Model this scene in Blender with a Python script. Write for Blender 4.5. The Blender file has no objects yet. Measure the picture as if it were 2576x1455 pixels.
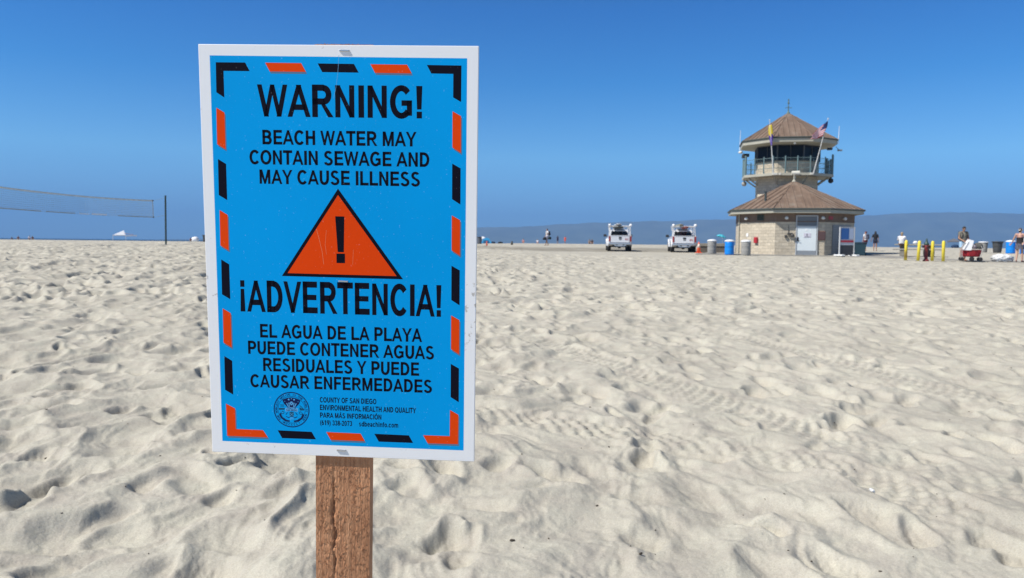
import bpy, bmesh, math, random
import numpy as np
from mathutils import Vector, Matrix, Euler

random.seed(7)
rng = np.random.default_rng(11)
SC = bpy.context.scene
COL = SC.collection
rad = math.radians

# ------------------------------------------------------------------ camera
EYE = np.array([0.0, 0.0, 1.45])
FPX, PCX, PCY = 1935.0, 1288.0, 727.5           # pixel units of a 2576 px wide view of the photograph
PITCH, ROLL = math.atan(116 / 1935), 0.0105
_fw = np.array([0, math.cos(PITCH), -math.sin(PITCH)])
_r = np.array([1.0, 0, 0])
_u = np.cross(_r, _fw)
CR = math.cos(ROLL) * _r + math.sin(ROLL) * _u
CU = -math.sin(ROLL) * _r + math.cos(ROLL) * _u
cam = bpy.data.cameras.new('camera')
cam.sensor_width = 36.0
cam.lens = 36.0 * FPX / 2576.0
cam.clip_start = 0.05
cam.clip_end = 60000
cam.dof.use_dof = True
cam.dof.focus_distance = 0.868
cam.dof.aperture_fstop = 19.0
camo = bpy.data.objects.new('camera', cam)
COL.objects.link(camo)
camo.matrix_world = Matrix(((CR[0], CU[0], -_fw[0], EYE[0]), (CR[1], CU[1], -_fw[1], EYE[1]),
                            (CR[2], CU[2], -_fw[2], EYE[2]), (0, 0, 0, 1)))
SC.camera = camo

# ------------------------------------------------------------------ sky, sun, exposure
SUN = Vector((-0.60, -0.24, 0.775)).normalized()
world = bpy.data.worlds.new('World')
SC.world = world
world.use_nodes = True
nt = world.node_tree
nt.nodes.clear()
sky = nt.nodes.new('ShaderNodeTexSky')
sky.sky_type = 'NISHITA'
sky.sun_disc = False
sky.sun_elevation = math.asin(SUN.z)
sky.sun_rotation = math.atan2(SUN.x, SUN.y)
sky.altitude = 0
sky.air_density = 0.7
sky.dust_density = 0.0
sky.ozone_density = 8.0
# the clear sky is a deeper blue low down over the sea than the model gives: tinted by height above the horizon
tcw = nt.nodes.new('ShaderNodeTexCoord')
sep = nt.nodes.new('ShaderNodeSeparateXYZ')
rw = nt.nodes.new('ShaderNodeValToRGB')
cr_ = rw.color_ramp
STOPS = [(0.0, (0.34, 0.50, 0.70)), (0.05, (0.48, 0.68, 0.82)), (0.108, (0.68, 1.0, 1.0)), (0.20, (0.30, 0.80, 1.0)), (0.284, (0.22, 0.68, 0.99)), (0.50, (0.50, 0.46, 0.41))]
while len(cr_.elements) < len(STOPS): cr_.elements.new(0.5)
for e_, (p_, c_) in zip(cr_.elements, STOPS):
    e_.position = p_; e_.color = (*c_, 1)
mw = nt.nodes.new('ShaderNodeMix'); mw.data_type = 'RGBA'; mw.blend_type = 'MULTIPLY'; mw.inputs[0].default_value = 1
bg = nt.nodes.new('ShaderNodeBackground')
bg.inputs['Strength'].default_value = 0.11
wo = nt.nodes.new('ShaderNodeOutputWorld')
nt.links.new(tcw.outputs['Generated'], sep.inputs[0])
nt.links.new(sep.outputs['Z'], rw.inputs[0])
nt.links.new(sky.outputs[0], mw.inputs[6])
nt.links.new(rw.outputs[0], mw.inputs[7])
nt.links.new(mw.outputs[2], bg.inputs['Color'])
nt.links.new(bg.outputs[0], wo.inputs['Surface'])
sl = bpy.data.lights.new('sun', 'SUN')
sl.energy = 4.5
sl.angle = rad(0.53)
sl.color = (1.0, 0.955, 0.88)
so = bpy.data.objects.new('sun', sl)
COL.objects.link(so)
so.rotation_euler = SUN.to_track_quat('Z', 'Y').to_euler()
so.location = (-30, -20, 60)
SC.view_settings.view_transform = 'Standard'
SC.view_settings.look = 'None'
SC.view_settings.exposure = 0.45
SC.view_settings.gamma = 1.0
SC.view_settings.use_curve_mapping = False
SC.cycles.use_denoising = True
SC.cycles.max_bounces = 6
SC.cycles.volume_bounces = 0

# ------------------------------------------------------------------ geometry of the place
def sstep(a, b, x):
    t = np.clip((x - a) / (b - a), 0, 1)
    return t * t * (3 - 2 * t)

def _tab(pts):
    ys = np.arange(-60, 420, 1.0)
    z = np.interp(ys, [p[0] for p in pts], [p[1] for p in pts])
    k = np.ones(9) / 9
    zz = np.convolve(np.pad(z, 4, mode='edge'), k, mode='valid')
    return ys, zz
_END = [(226, -0.2), (262, -2.9), (420, -5.0)]
TL_ = _tab([(-60, -0.3), (0, 0), (15, 0.53), (30, 0.92), (45, 1.155), (70, 1.16), (100, 1.12), (160, 1.04), (218, 0.74)] + _END)
TR_ = _tab([(-60, -0.3), (0, 0), (20, 0.41), (41, 0.715), (50, 0.825), (60, 0.885), (70, 1.06), (80, 1.2), (120, 1.36), (218, 1.36)] + _END)
TF_ = _tab([(-60, -0.3), (0, 0), (20, 0.41), (41, 0.715), (50, 0.9), (62, 1.1), (80, 1.22), (120, 1.36), (218, 1.36)] + _END)

def T(x, y):
    """height of the beach without its relief"""
    x = np.asarray(x, float); y = np.asarray(y, float)
    a = np.interp(y, *TL_); b = np.interp(y, *TR_); c = np.interp(y, *TF_)
    s = sstep(-16, 4, x); s2 = sstep(24, 34, x)
    m = a * (1 - s) + b * s
    return m * (1 - s2) + c * s2

def ray(px, py):
    return (px - PCX) / FPX * CR - (py - PCY) / FPX * CU + _fw

def at(px, y):
    """ground point at forward distance y, seen in the photograph's column px"""
    py = 612 + (px - 1288) * 0.0105
    for _ in range(4):
        v = ray(px, py)
        x = v[0] / v[1] * y
        z = float(T(x, y))
        d = np.array([x, y, z]) - EYE
        py = PCY - FPX * (d @ CU) / (d @ _fw)
    return Vector((x, y, z))

def atz(px, py, y):
    """point at forward distance y behind photograph pixel px, py"""
    v = ray(px, py)
    return Vector(EYE + v / v[1] * y)

def groundhit(px, py):
    v = ray(px, py)
    y = 5.0
    for _ in range(60):
        x = v[0] / v[1] * y
        zt = float(T(x, y))
        y2 = (zt - 1.45) / (v[2] / v[1])
        y = 0.5 * y + 0.5 * min(max(y2, 0.5), 300)
    return v[0] / v[1] * y, y

# ------------------------------------------------------------------ helpers
def tag(o, label=None, cat=None, group=None, kind=None):
    if label: o['label'] = label
    if cat: o['category'] = cat
    if group: o['group'] = group
    if kind: o['kind'] = kind
    return o

def empty(name, loc=(0, 0, 0), rz=0.0, label=None, cat=None, group=None):
    o = bpy.data.objects.new(name, None)
    COL.objects.link(o)
    o.location = loc
    o.rotation_euler = (0, 0, rz)
    o.empty_display_size = 0.1
    return tag(o, label, cat, group)

def link_mesh(name, me, mat=None, parent=None, loc=None):
    o = bpy.data.objects.new(name, me)
    COL.objects.link(o)
    if mat is not None:
        if len(me.materials) == 0:
            for m in (mat if isinstance(mat, (list, tuple)) else [mat]): me.materials.append(m)
    if parent is not None: o.parent = parent
    if loc is not None: o.location = loc
    return o

class MB:
    """collects shapes and links them as ONE mesh object"""
    def __init__(s): s.v = []; s.f = []; s.m = []; s.mi = 0; s.sm = []; s.smooth = False; s.uv = {}
    def add(s, vs, fs, M=None):
        b = len(s.v)
        for p in vs:
            p = Vector(p)
            s.v.append(tuple(M @ p) if M is not None else tuple(p))
        for f in fs:
            s.f.append(tuple(b + i for i in f)); s.m.append(s.mi); s.sm.append(s.smooth)
        return s
    def box(s, c, size, rot=None, bev=0.0):
        x, y, z = size[0] / 2, size[1] / 2, size[2] / 2
        M = Matrix.Translation(Vector(c))
        if rot is not None: M = M @ (Euler(rot).to_matrix().to_4x4() if not isinstance(rot, Matrix) else rot.to_4x4())
        if bev <= 0:
            vs = [(a, b, d) for a in (-x, x) for b in (-y, y) for d in (-z, z)]
            fs = [(0, 1, 3, 2), (4, 6, 7, 5), (0, 4, 5, 1), (2, 3, 7, 6), (0, 2, 6, 4), (1, 5, 7, 3)]
            return s.add(vs, fs, M)
        bm = bmesh.new()
        bmesh.ops.create_cube(bm, size=1.0)
        for v in bm.verts: v.co = Vector((v.co.x * 2 * x, v.co.y * 2 * y, v.co.z * 2 * z))
        bmesh.ops.bevel(bm, geom=list(bm.edges), offset=min(bev, 0.49 * min(size)), segments=2, affect='EDGES', profile=0.5)
        bm.verts.index_update()
        s.add([v.co.copy() for v in bm.verts], [[v.index for v in f.verts] for f in bm.faces], M)
        bm.free()
        return s
    def tube(s, a, b, r0, r1=None, n=10, cap=True):
        a = Vector(a); b = Vector(b); r1 = r0 if r1 is None else r1
        d = (b - a)
        q = d.to_track_quat('Z', 'Y').to_matrix()
        vs = []
        for p, r in ((a, r0), (b, r1)):
            for k in range(n):
                t = 2 * math.pi * k / n
                vs.append(p + q @ Vector((math.cos(t) * r, math.sin(t) * r, 0)))
        fs = [(k, (k + 1) % n, n + (k + 1) % n, n + k) for k in range(n)]
        if cap: fs += [tuple(range(n))[::-1], tuple(range(n, 2 * n))]
        return s.add(vs, fs)
    def path(s, pts, r, n=8):
        for a, b in zip(pts[:-1], pts[1:]): s.tube(a, b, r, r, n)
        return s
    def capsule(s, a, b, r0, r1=None, n=12, h=4):
        a = Vector(a); b = Vector(b); r1 = r0 if r1 is None else r1
        d = b - a
        if d.length < 1e-6: d = Vector((0, 0, 1e-4)); b = a + d
        q = d.to_track_quat('Z', 'Y').to_matrix(); u = d.normalized()
        rings = []
        for i in range(h):
            t = math.pi / 2 * (1 - i / h)
            rings.append((a - u * r0 * math.sin(t), r0 * math.cos(t)))
        rings.append((a, r0)); rings.append((b, r1))
        for i in range(1, h + 1):
            t = math.pi / 2 * i / h
            rings.append((b + u * r1 * math.sin(t), r1 * math.cos(t)))
        vs = []
        for p, r in rings:
            r = max(r, 1e-4)
            for k in range(n):
                t = 2 * math.pi * k / n
                vs.append(p + q @ Vector((math.cos(t) * r, math.sin(t) * r, 0)))
        m = len(rings)
        fs = [(i * n + k, i * n + (k + 1) % n, (i + 1) * n + (k + 1) % n, (i + 1) * n + k) for i in range(m - 1) for k in range(n)]
        fs += [tuple(range(n))[::-1], tuple(range((m - 1) * n, m * n))]
        return s.add(vs, fs)
    def loft(s, rings, n=16, cap=True):
        """rings: (centre, rx, ry, xaxis, yaxis)"""
        vs = []
        for c, rx, ry, xa, ya in rings:
            c = Vector(c); xa = Vector(xa); ya = Vector(ya)
            for k in range(n):
                t = 2 * math.pi * k / n
                vs.append(c + xa * (math.cos(t) * rx) + ya * (math.sin(t) * ry))
        m = len(rings)
        fs = [(i * n + k, i * n + (k + 1) % n, (i + 1) * n + (k + 1) % n, (i + 1) * n + k) for i in range(m - 1) for k in range(n)]
        if cap: fs += [tuple(range(n))[::-1], tuple(range((m - 1) * n, m * n))]
        return s.add(vs, fs)
    def lathe(s, prof, c=(0, 0, 0), n=20, M=None):
        vs = []
        for r, z in prof:
            for k in range(n):
                t = 2 * math.pi * k / n
                vs.append(Vector(c) + Vector((r * math.cos(t), r * math.sin(t), z)))
        m = len(prof)
        fs = [(i * n + k, i * n + (k + 1) % n, (i + 1) * n + (k + 1) % n, (i + 1) * n + k) for i in range(m - 1) for k in range(n)]
        fs += [tuple(range(n))[::-1], tuple(range((m - 1) * n, m * n))]
        return s.add(vs, fs, M)
    def ball(s, c, r, sc=(1, 1, 1), n=14, M=None):
        prof = [(max(1e-4, math.sin(math.pi * i / 8)) * r, -math.cos(math.pi * i / 8) * r) for i in range(9)]
        MM = Matrix.Translation(Vector(c)) @ (M.to_4x4() if M is not None else Matrix()) @ Matrix.Diagonal((sc[0], sc[1], sc[2], 1))
        return s.lathe(prof, n=n, M=MM)
    def prism(s, poly, a0, a1, axis='x', fn=None):
        """polygon (u,v) extruded along an axis; u,v are the other two axes"""
        n = len(poly)
        def P(u, v, w):
            p = {'x': (w, u, v), 'y': (u, w, v), 'z': (u, v, w)}[axis]
            return fn(Vector(p)) if fn else Vector(p)
        vs = [P(u, v, a0) for u, v in poly] + [P(u, v, a1) for u, v in poly]
        fs = [(k, (k + 1) % n, n + (k + 1) % n, n + k) for k in range(n)] + [tuple(range(n))[::-1], tuple(range(n, 2 * n))]
        return s.add(vs, fs)
    def mesh(s, name):
        me = bpy.data.meshes.new(name)
        me.from_pydata(s.v, [], s.f)
        me.polygons.foreach_set('material_index', s.m)
        me.polygons.foreach_set('use_smooth', s.sm)
        bm = bmesh.new(); bm.from_mesh(me)
        bmesh.ops.recalc_face_normals(bm, faces=bm.faces)
        bm.to_mesh(me); bm.free()
        return me
    def build(s, name, mat, parent=None, loc=None, label=None):
        o = link_mesh(name, s.mesh(name), mat, parent, loc)
        if label: o['label'] = label
        return o

def remeshed(mb, name, voxel, smooth=4):
    """one continuous skin round the collected shapes"""
    o = bpy.data.objects.new('tmp', mb.mesh('tmp'))
    COL.objects.link(o)
    m = o.modifiers.new('r', 'REMESH'); m.mode = 'VOXEL'; m.voxel_size = voxel; m.use_smooth_shade = True
    if smooth:
        k = o.modifiers.new('s', 'SMOOTH'); k.factor = 0.5; k.iterations = smooth
    dg = bpy.context.evaluated_depsgraph_get(); dg.update()
    me = bpy.data.meshes.new_from_object(o.evaluated_get(dg))
    me.name = name
    old = o.data
    bpy.data.objects.remove(o); bpy.data.meshes.remove(old)
    return me

def copy_tree(o, parent=None):
    c = o.copy(); COL.objects.link(c)
    if parent is not None: c.parent = parent
    for ch in list(o.children): copy_tree(ch, c)
    return c

# ------------------------------------------------------------------ materials
MATS = {}
def mat(name, col, rough=0.7, metal=0.0, var=0.0, vscale=6.0, bump=0.0, bscale=40.0, spec=0.5, coat=0.0, trans=0.0):
    if name in MATS: return MATS[name]
    m = bpy.data.materials.new(name); m.use_nodes = True
    N = m.node_tree; b = N.nodes['Principled BSDF']
    b.inputs['Base Color'].default_value = (*col, 1)
    b.inputs['Roughness'].default_value = rough
    b.inputs['Metallic'].default_value = metal
    b.inputs['Specular IOR Level'].default_value = spec
    if coat: b.inputs['Coat Weight'].default_value = coat
    tc = N.nodes.new('ShaderNodeTexCoord')
    if var > 0:
        no = N.nodes.new('ShaderNodeTexNoise'); no.inputs['Scale'].default_value = vscale; no.inputs['Detail'].default_value = 5
        mp = N.nodes.new('ShaderNodeMapRange'); mp.inputs[1].default_value = 0.3; mp.inputs[2].default_value = 0.7
        mp.inputs[3].default_value = 1 - var; mp.inputs[4].default_value = 1 + var * 0.6
        mx = N.nodes.new('ShaderNodeMix'); mx.data_type = 'RGBA'; mx.blend_type = 'MULTIPLY'; mx.inputs[0].default_value = 1
        mx.inputs[6].default_value = (*col, 1)
        N.links.new(tc.outputs['Object'], no.inputs['Vector']); N.links.new(no.outputs['Fac'], mp.inputs[0])
        N.links.new(mp.outputs[0], mx.inputs[7]); N.links.new(mx.outputs[2], b.inputs['Base Color'])
    if bump > 0:
        n2 = N.nodes.new('ShaderNodeTexNoise'); n2.inputs['Scale'].default_value = bscale; n2.inputs['Detail'].default_value = 4
        bp = N.nodes.new('ShaderNodeBump'); bp.inputs['Strength'].default_value = 1.0; bp.inputs['Distance'].default_value = bump
        N.links.new(tc.outputs['Object'], n2.inputs['Vector']); N.links.new(n2.outputs['Fac'], bp.inputs['Height'])
        N.links.new(bp.outputs['Normal'], b.inputs['Normal'])
    MATS[name] = m
    return m

def nodes_of(name):
    m = bpy.data.materials.new(name); m.use_nodes = True
    return m, m.node_tree, m.node_tree.nodes['Principled BSDF']

def ramp(N, stops):
    r = N.nodes.new('ShaderNodeValToRGB'); cr = r.color_ramp
    while len(cr.elements) < len(stops): cr.elements.new(0.5)
    for e, (p, c) in zip(cr.elements, stops):
        e.position = p; e.color = (*c, 1) if len(c) == 3 else c
    return r

def sand_material():
    m, N, b = nodes_of('sand')
    L = N.links.new
    tc = N.nodes.new('ShaderNodeTexCoord')
    n1 = N.nodes.new('ShaderNodeTexNoise'); n1.inputs['Scale'].default_value = 0.9; n1.inputs['Detail'].default_value = 6
    n2 = N.nodes.new('ShaderNodeTexNoise'); n2.inputs['Scale'].default_value = 130.0; n2.inputs['Detail'].default_value = 4; n2.inputs['Roughness'].default_value = 0.75
    n3 = N.nodes.new('ShaderNodeTexNoise'); n3.inputs['Scale'].default_value = 5.0; n3.inputs['Detail'].default_value = 9; n3.inputs['Roughness'].default_value = 0.62
    for n in (n1, n2, n3): L(tc.outputs['Object'], n.inputs['Vector'])
    r1 = ramp(N, [(0.3, (0.405, 0.384, 0.333)), (0.7, (0.487, 0.464, 0.402))]); L(n1.outputs['Fac'], r1.inputs[0])
    r3 = ramp(N, [(0.3, (0.88, 0.855, 0.855)), (0.7, (1.07, 1.085, 1.05))]); L(n3.outputs['Fac'], r3.inputs[0])
    r2 = ramp(N, [(0.30, (0.80, 0.79, 0.77)), (0.5, (1, 1, 1)), (0.70, (1.14, 1.14, 1.14))]); L(n2.outputs['Fac'], r2.inputs[0])
    m1 = N.nodes.new('ShaderNodeMix'); m1.data_type = 'RGBA'; m1.blend_type = 'MULTIPLY'; m1.inputs[0].default_value = 1
    L(r1.outputs[0], m1.inputs[6]); L(r3.outputs[0], m1.inputs[7])
    m2 = N.nodes.new('ShaderNodeMix'); m2.data_type = 'RGBA'; m2.blend_type = 'MULTIPLY'; m2.inputs[0].default_value = 1
    L(m1.outputs[2], m2.inputs[6]); L(r2.outputs[0], m2.inputs[7])
    at_ = N.nodes.new('ShaderNodeAttribute'); at_.attribute_name = 'damp'
    m3 = N.nodes.new('ShaderNodeMix'); m3.data_type = 'RGBA'; m3.blend_type = 'MIX'
    L(at_.outputs['Fac'], m3.inputs[0]); L(m2.outputs[2], m3.inputs[6]); m3.inputs[7].default_value = (0.20, 0.182, 0.148, 1)
    L(m3.outputs[2], b.inputs['Base Color'])
    b.inputs['Roughness'].default_value = 0.95
    b.inputs['Specular IOR Level'].default_value = 0.2
    n4 = N.nodes.new('ShaderNodeTexNoise'); n4.inputs['Scale'].default_value = 48.0; n4.inputs['Detail'].default_value = 8; n4.inputs['Roughness'].default_value = 0.7
    L(tc.outputs['Object'], n4.inputs['Vector'])
    bp = N.nodes.new('ShaderNodeBump'); bp.inputs['Strength'].default_value = 0.8; bp.inputs['Distance'].default_value = 0.007
    L(n4.outputs['Fac'], bp.inputs['Height']); L(bp.outputs['Normal'], b.inputs['Normal'])
    return m

def block_material(name, base, mortar, sx=2.45, bumpd=0.02):
    m, N, b = nodes_of(name); L = N.links.new
    uv = N.nodes.new('ShaderNodeUVMap'); uv.uv_map = 'UVMap'
    tc = N.nodes.new('ShaderNodeTexCoord')
    br = N.nodes.new('ShaderNodeTexBrick'); br.inputs['Scale'].default_value = 1.0
    br.inputs['Brick Width'].default_value = 0.40; br.inputs['Row Height'].default_value = 0.20
    br.inputs['Mortar Size'].default_value = 0.008; br.inputs['Mortar Smooth'].default_value = 0.3
    br.inputs['Color1'].default_value = (*base, 1); br.inputs['Color2'].default_value = (*[c * 0.80 for c in base], 1)
    br.inputs['Mortar'].default_value = (*mortar, 1)
    L(uv.outputs[0], br.inputs['Vector'])
    no = N.nodes.new('ShaderNodeTexNoise'); no.inputs['Scale'].default_value = 9.0; no.inputs['Detail'].default_value = 6; no.inputs['Roughness'].default_value = 0.65
    L(tc.outputs['Object'], no.inputs['Vector'])
    rp = ramp(N, [(0.3, (0.80, 0.78, 0.75)), (0.7, (1.12, 1.12, 1.12))]); L(no.outputs['Fac'], rp.inputs[0])
    mx = N.nodes.new('ShaderNodeMix'); mx.data_type = 'RGBA'; mx.blend_type = 'MULTIPLY'; mx.inputs[0].default_value = 0.8
    L(br.outputs['Color'], mx.inputs[6]); L(rp.outputs[0], mx.inputs[7]); L(mx.outputs[2], b.inputs['Base Color'])
    ad = N.nodes.new('ShaderNodeMath'); ad.operation = 'SUBTRACT'; L(no.outputs['Fac'], ad.inputs[0]); L(br.outputs['Fac'], ad.inputs[1])
    bp = N.nodes.new('ShaderNodeBump'); bp.inputs['Distance'].default_value = bumpd; bp.inputs['Strength'].default_value = 1
    L(ad.outputs[0], bp.inputs['Height']); L(bp.outputs['Normal'], b.inputs['Normal'])
    b.inputs['Roughness'].default_value = 0.9
    return m

def roof_material():
    m, N, b = nodes_of('weathered_roof_metal'); L = N.links.new
    tc = N.nodes.new('ShaderNodeTexCoord')
    no = N.nodes.new('ShaderNodeTexNoise'); no.inputs['Scale'].default_value = 1.1; no.inputs['Detail'].default_value = 8; no.inputs['Roughness'].default_value = 0.65
    uv = N.nodes.new('ShaderNodeUVMap'); uv.uv_map = 'UVMap'
    mp = N.nodes.new('ShaderNodeMapping'); mp.inputs['Scale'].default_value = (5.0, 0.5, 1)
    n2 = N.nodes.new('ShaderNodeTexNoise'); n2.inputs['Scale'].default_value = 1.0; n2.inputs['Detail'].default_value = 5
    L(tc.outputs['Object'], no.inputs['Vector']); L(uv.outputs[0], mp.inputs[0]); L(mp.outputs[0], n2.inputs['Vector'])
    r1 = ramp(N, [(0.3, (0.145, 0.098, 0.070)), (0.55, (0.20, 0.142, 0.106)), (0.75, (0.255, 0.215, 0.175))]); L(no.outputs['Fac'], r1.inputs[0])
    r2 = ramp(N, [(0.3, (0.78, 0.76, 0.74)), (0.7, (1.15, 1.15, 1.15))]); L(n2.outputs['Fac'], r2.inputs[0])
    mx = N.nodes.new('ShaderNodeMix'); mx.data_type = 'RGBA'; mx.blend_type = 'MULTIPLY'; mx.inputs[0].default_value = 1
    L(r1.outputs[0], mx.inputs[6]); L(r2.outputs[0], mx.inputs[7]); L(mx.outputs[2], b.inputs['Base Color'])
    b.inputs['Roughness'].default_value = 0.6
    b.inputs['Metallic'].default_value = 0.0
    return m

def wood_material():
    m, N, b = nodes_of('rough_sawn_redwood'); L = N.links.new
    tc = N.nodes.new('ShaderNodeTexCoord')
    mp = N.nodes.new('ShaderNodeMapping'); mp.inputs['Scale'].default_value = (260, 260, 11)
    n1 = N.nodes.new('ShaderNodeTexNoise'); n1.inputs['Scale'].default_value = 1; n1.inputs['Detail'].default_value = 6; n1.inputs['Roughness'].default_value = 0.7
    mp2 = N.nodes.new('ShaderNodeMapping'); mp2.inputs['Scale'].default_value = (360, 360, 48)
    n2 = N.nodes.new('ShaderNodeTexNoise'); n2.inputs['Scale'].default_value = 1; n2.inputs['Detail'].default_value = 5; n2.inputs['Distortion'].default_value = 1.2
    n3 = N.nodes.new('ShaderNodeTexNoise'); n3.inputs['Scale'].default_value = 14; n3.inputs['Detail'].default_value = 4
    L(tc.outputs['Object'], mp.inputs[0]); L(mp.outputs[0], n1.inputs['Vector'])
    L(tc.outputs['Object'], mp2.inputs[0]); L(mp2.outputs[0], n2.inputs['Vector']); L(tc.outputs['Object'], n3.inputs['Vector'])
    r1 = ramp(N, [(0.25, (0.36, 0.16, 0.08)), (0.5, (0.53, 0.265, 0.14)), (0.75, (0.68, 0.385, 0.22))]); L(n1.outputs['Fac'], r1.inputs[0])
    r3 = ramp(N, [(0.3, (0.78, 0.74, 0.70)), (0.7, (1.12, 1.1, 1.06))]); L(n3.outputs['Fac'], r3.inputs[0])
    mx = N.nodes.new('ShaderNodeMix'); mx.data_type = 'RGBA'; mx.blend_type = 'MULTIPLY'; mx.inputs[0].default_value = 1
    L(r1.outputs[0], mx.inputs[6]); L(r3.outputs[0], mx.inputs[7]); L(mx.outputs[2], b.inputs['Base Color'])
    at_ = N.nodes.new('ShaderNodeAttribute'); at_.attribute_name = 'split'
    m3 = N.nodes.new('ShaderNodeMix'); m3.data_type = 'RGBA'; L(at_.outputs['Fac'], m3.inputs[0]); L(mx.outputs[2], m3.inputs[6]); m3.inputs[7].default_value = (0.085, 0.032, 0.017, 1)
    L(m3.outputs[2], b.inputs['Base Color'])
    ad = N.nodes.new('ShaderNodeMath'); ad.operation = 'ADD'; L(n1.outputs['Fac'], ad.inputs[0]); L(n2.outputs['Fac'], ad.inputs[1])
    bp = N.nodes.new('ShaderNodeBump'); bp.inputs['Distance'].default_value = 0.0017; bp.inputs['Strength'].default_value = 1
    L(ad.outputs[0], bp.inputs['Height']); L(bp.outputs['Normal'], b.inputs['Normal'])
    b.inputs['Roughness'].default_value = 0.85
    return m

def board_white_material():
    m, N, b = nodes_of('white_corrugated_plastic'); L = N.links.new
    tc = N.nodes.new('ShaderNodeTexCoord')
    n1 = N.nodes.new('ShaderNodeTexNoise'); n1.inputs['Scale'].default_value = 150; n1.inputs['Detail'].default_value = 3
    n2 = N.nodes.new('ShaderNodeTexNoise'); n2.inputs['Scale'].default_value = 9; n2.inputs['Detail'].default_value = 4
    L(tc.outputs['Object'], n1.inputs['Vector']); L(tc.outputs['Object'], n2.inputs['Vector'])
    mu = N.nodes.new('ShaderNodeMath'); mu.operation = 'MULTIPLY'; L(n1.outputs['Fac'], mu.inputs[0]); L(n2.outputs['Fac'], mu.inputs[1])
    r = ramp(N, [(0.30, (0.88, 0.885, 0.90)), (0.40, (0.88, 0.885, 0.90)), (0.45, (0.52, 0.5, 0.48))]); L(mu.outputs[0], r.inputs[0])
    L(r.outputs[0], b.inputs['Base Color'])
    b.inputs['Roughness'].default_value = 0.35
    return m

M_ = dict
white_paint = mat('white_car_paint', (0.72, 0.73, 0.76), 0.3, coat=0.5)
glass_dark = mat('dark_glass', (0.012, 0.016, 0.024), 0.08, spec=0.8)
rubber = mat('black_rubber', (0.018, 0.018, 0.019), 0.85)
black_plastic = mat('black_plastic', (0.025, 0.026, 0.028), 0.5)
chrome = mat('satin_bumper_metal', (0.62, 0.62, 0.64), 0.3, 0.9)
lamp_red = mat('red_lens', (0.30, 0.03, 0.025), 0.25)
galv = mat('galvanised_grey', (0.40, 0.41, 0.40), 0.55, 0.2, var=0.2, vscale=5)
white_plastic = mat('white_plastic', (0.82, 0.83, 0.83), 0.45)
cone_orange = mat('cone_orange', (0.80, 0.13, 0.045), 0.5)

# ------------------------------------------------------------------ beach
SAND = sand_material()
P8 = rng.permutation(512); P8 = np.concatenate([P8, P8])
GA = rng.uniform(0, 2 * np.pi, 512); GX, GY = np.cos(GA), np.sin(GA)
def perlin(x, y):
    xi = np.floor(x).astype(np.int64); yi = np.floor(y).astype(np.int64)
    xf = x - xi; yf = y - yi
    u = xf * xf * xf * (xf * (xf * 6 - 15) + 10); v = yf * yf * yf * (yf * (yf * 6 - 15) + 10)
    def g(a, b):
        h = P8[P8[a & 511] + (b & 511)]
        return h
    def dot(h, dx, dy): return GX[h] * dx + GY[h] * dy
    n00 = dot(g(xi, yi), xf, yf); n10 = dot(g(xi + 1, yi), xf - 1, yf)
    n01 = dot(g(xi, yi + 1), xf, yf - 1); n11 = dot(g(xi + 1, yi + 1), xf - 1, yf - 1)
    a = n00 + u * (n10 - n00); b = n01 + u * (n11 - n01)
    return np.clip((a + v * (b - a)) * 1.5, -1, 1)

ROWS = [2.0]
while ROWS[-1] < 224:
    d = ROWS[-1]
    ROWS.append(d + (0.0031 * d if d < 40 else 0.0031 * d * (d / 40)))
ROWS = np.array(ROWS)
US = np.arange(-0.92, 0.9201, 0.0019)
GYY = np.repeat(ROWS[:, None], len(US), 1)
GXX = US[None, :] * ROWS[:, None]

# tyre tracks, as seen crossing the right half
TRACKS = []
for pts, w, amp in (
    ([(1330, 850), (1670, 962), (2017, 1078), (2307, 1160), (2576, 1235)], 0.46, 1.0),
    ([(1800, 838), (2133, 914), (2480, 1006), (2700, 1065)], 0.44, 0.9),
    ([(1180, 1040), (1497, 1078), (1844, 1118), (2150, 1190), (2400, 1290)], 0.40, 1.0),
    ([(1240, 700), (1300, 668), (1420, 655), (1560, 652)], 0.35, 0.55),
    ([(1500, 655), (1700, 690), (1980, 745), (2300, 800)], 0.35, 0.5),
    ([(1190, 815), (1500, 800), (1900, 790), (2250, 770)], 0.3, 0.5),
):
    TRACKS.append((np.array([groundhit(*p) for p in pts]), w, amp))

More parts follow.
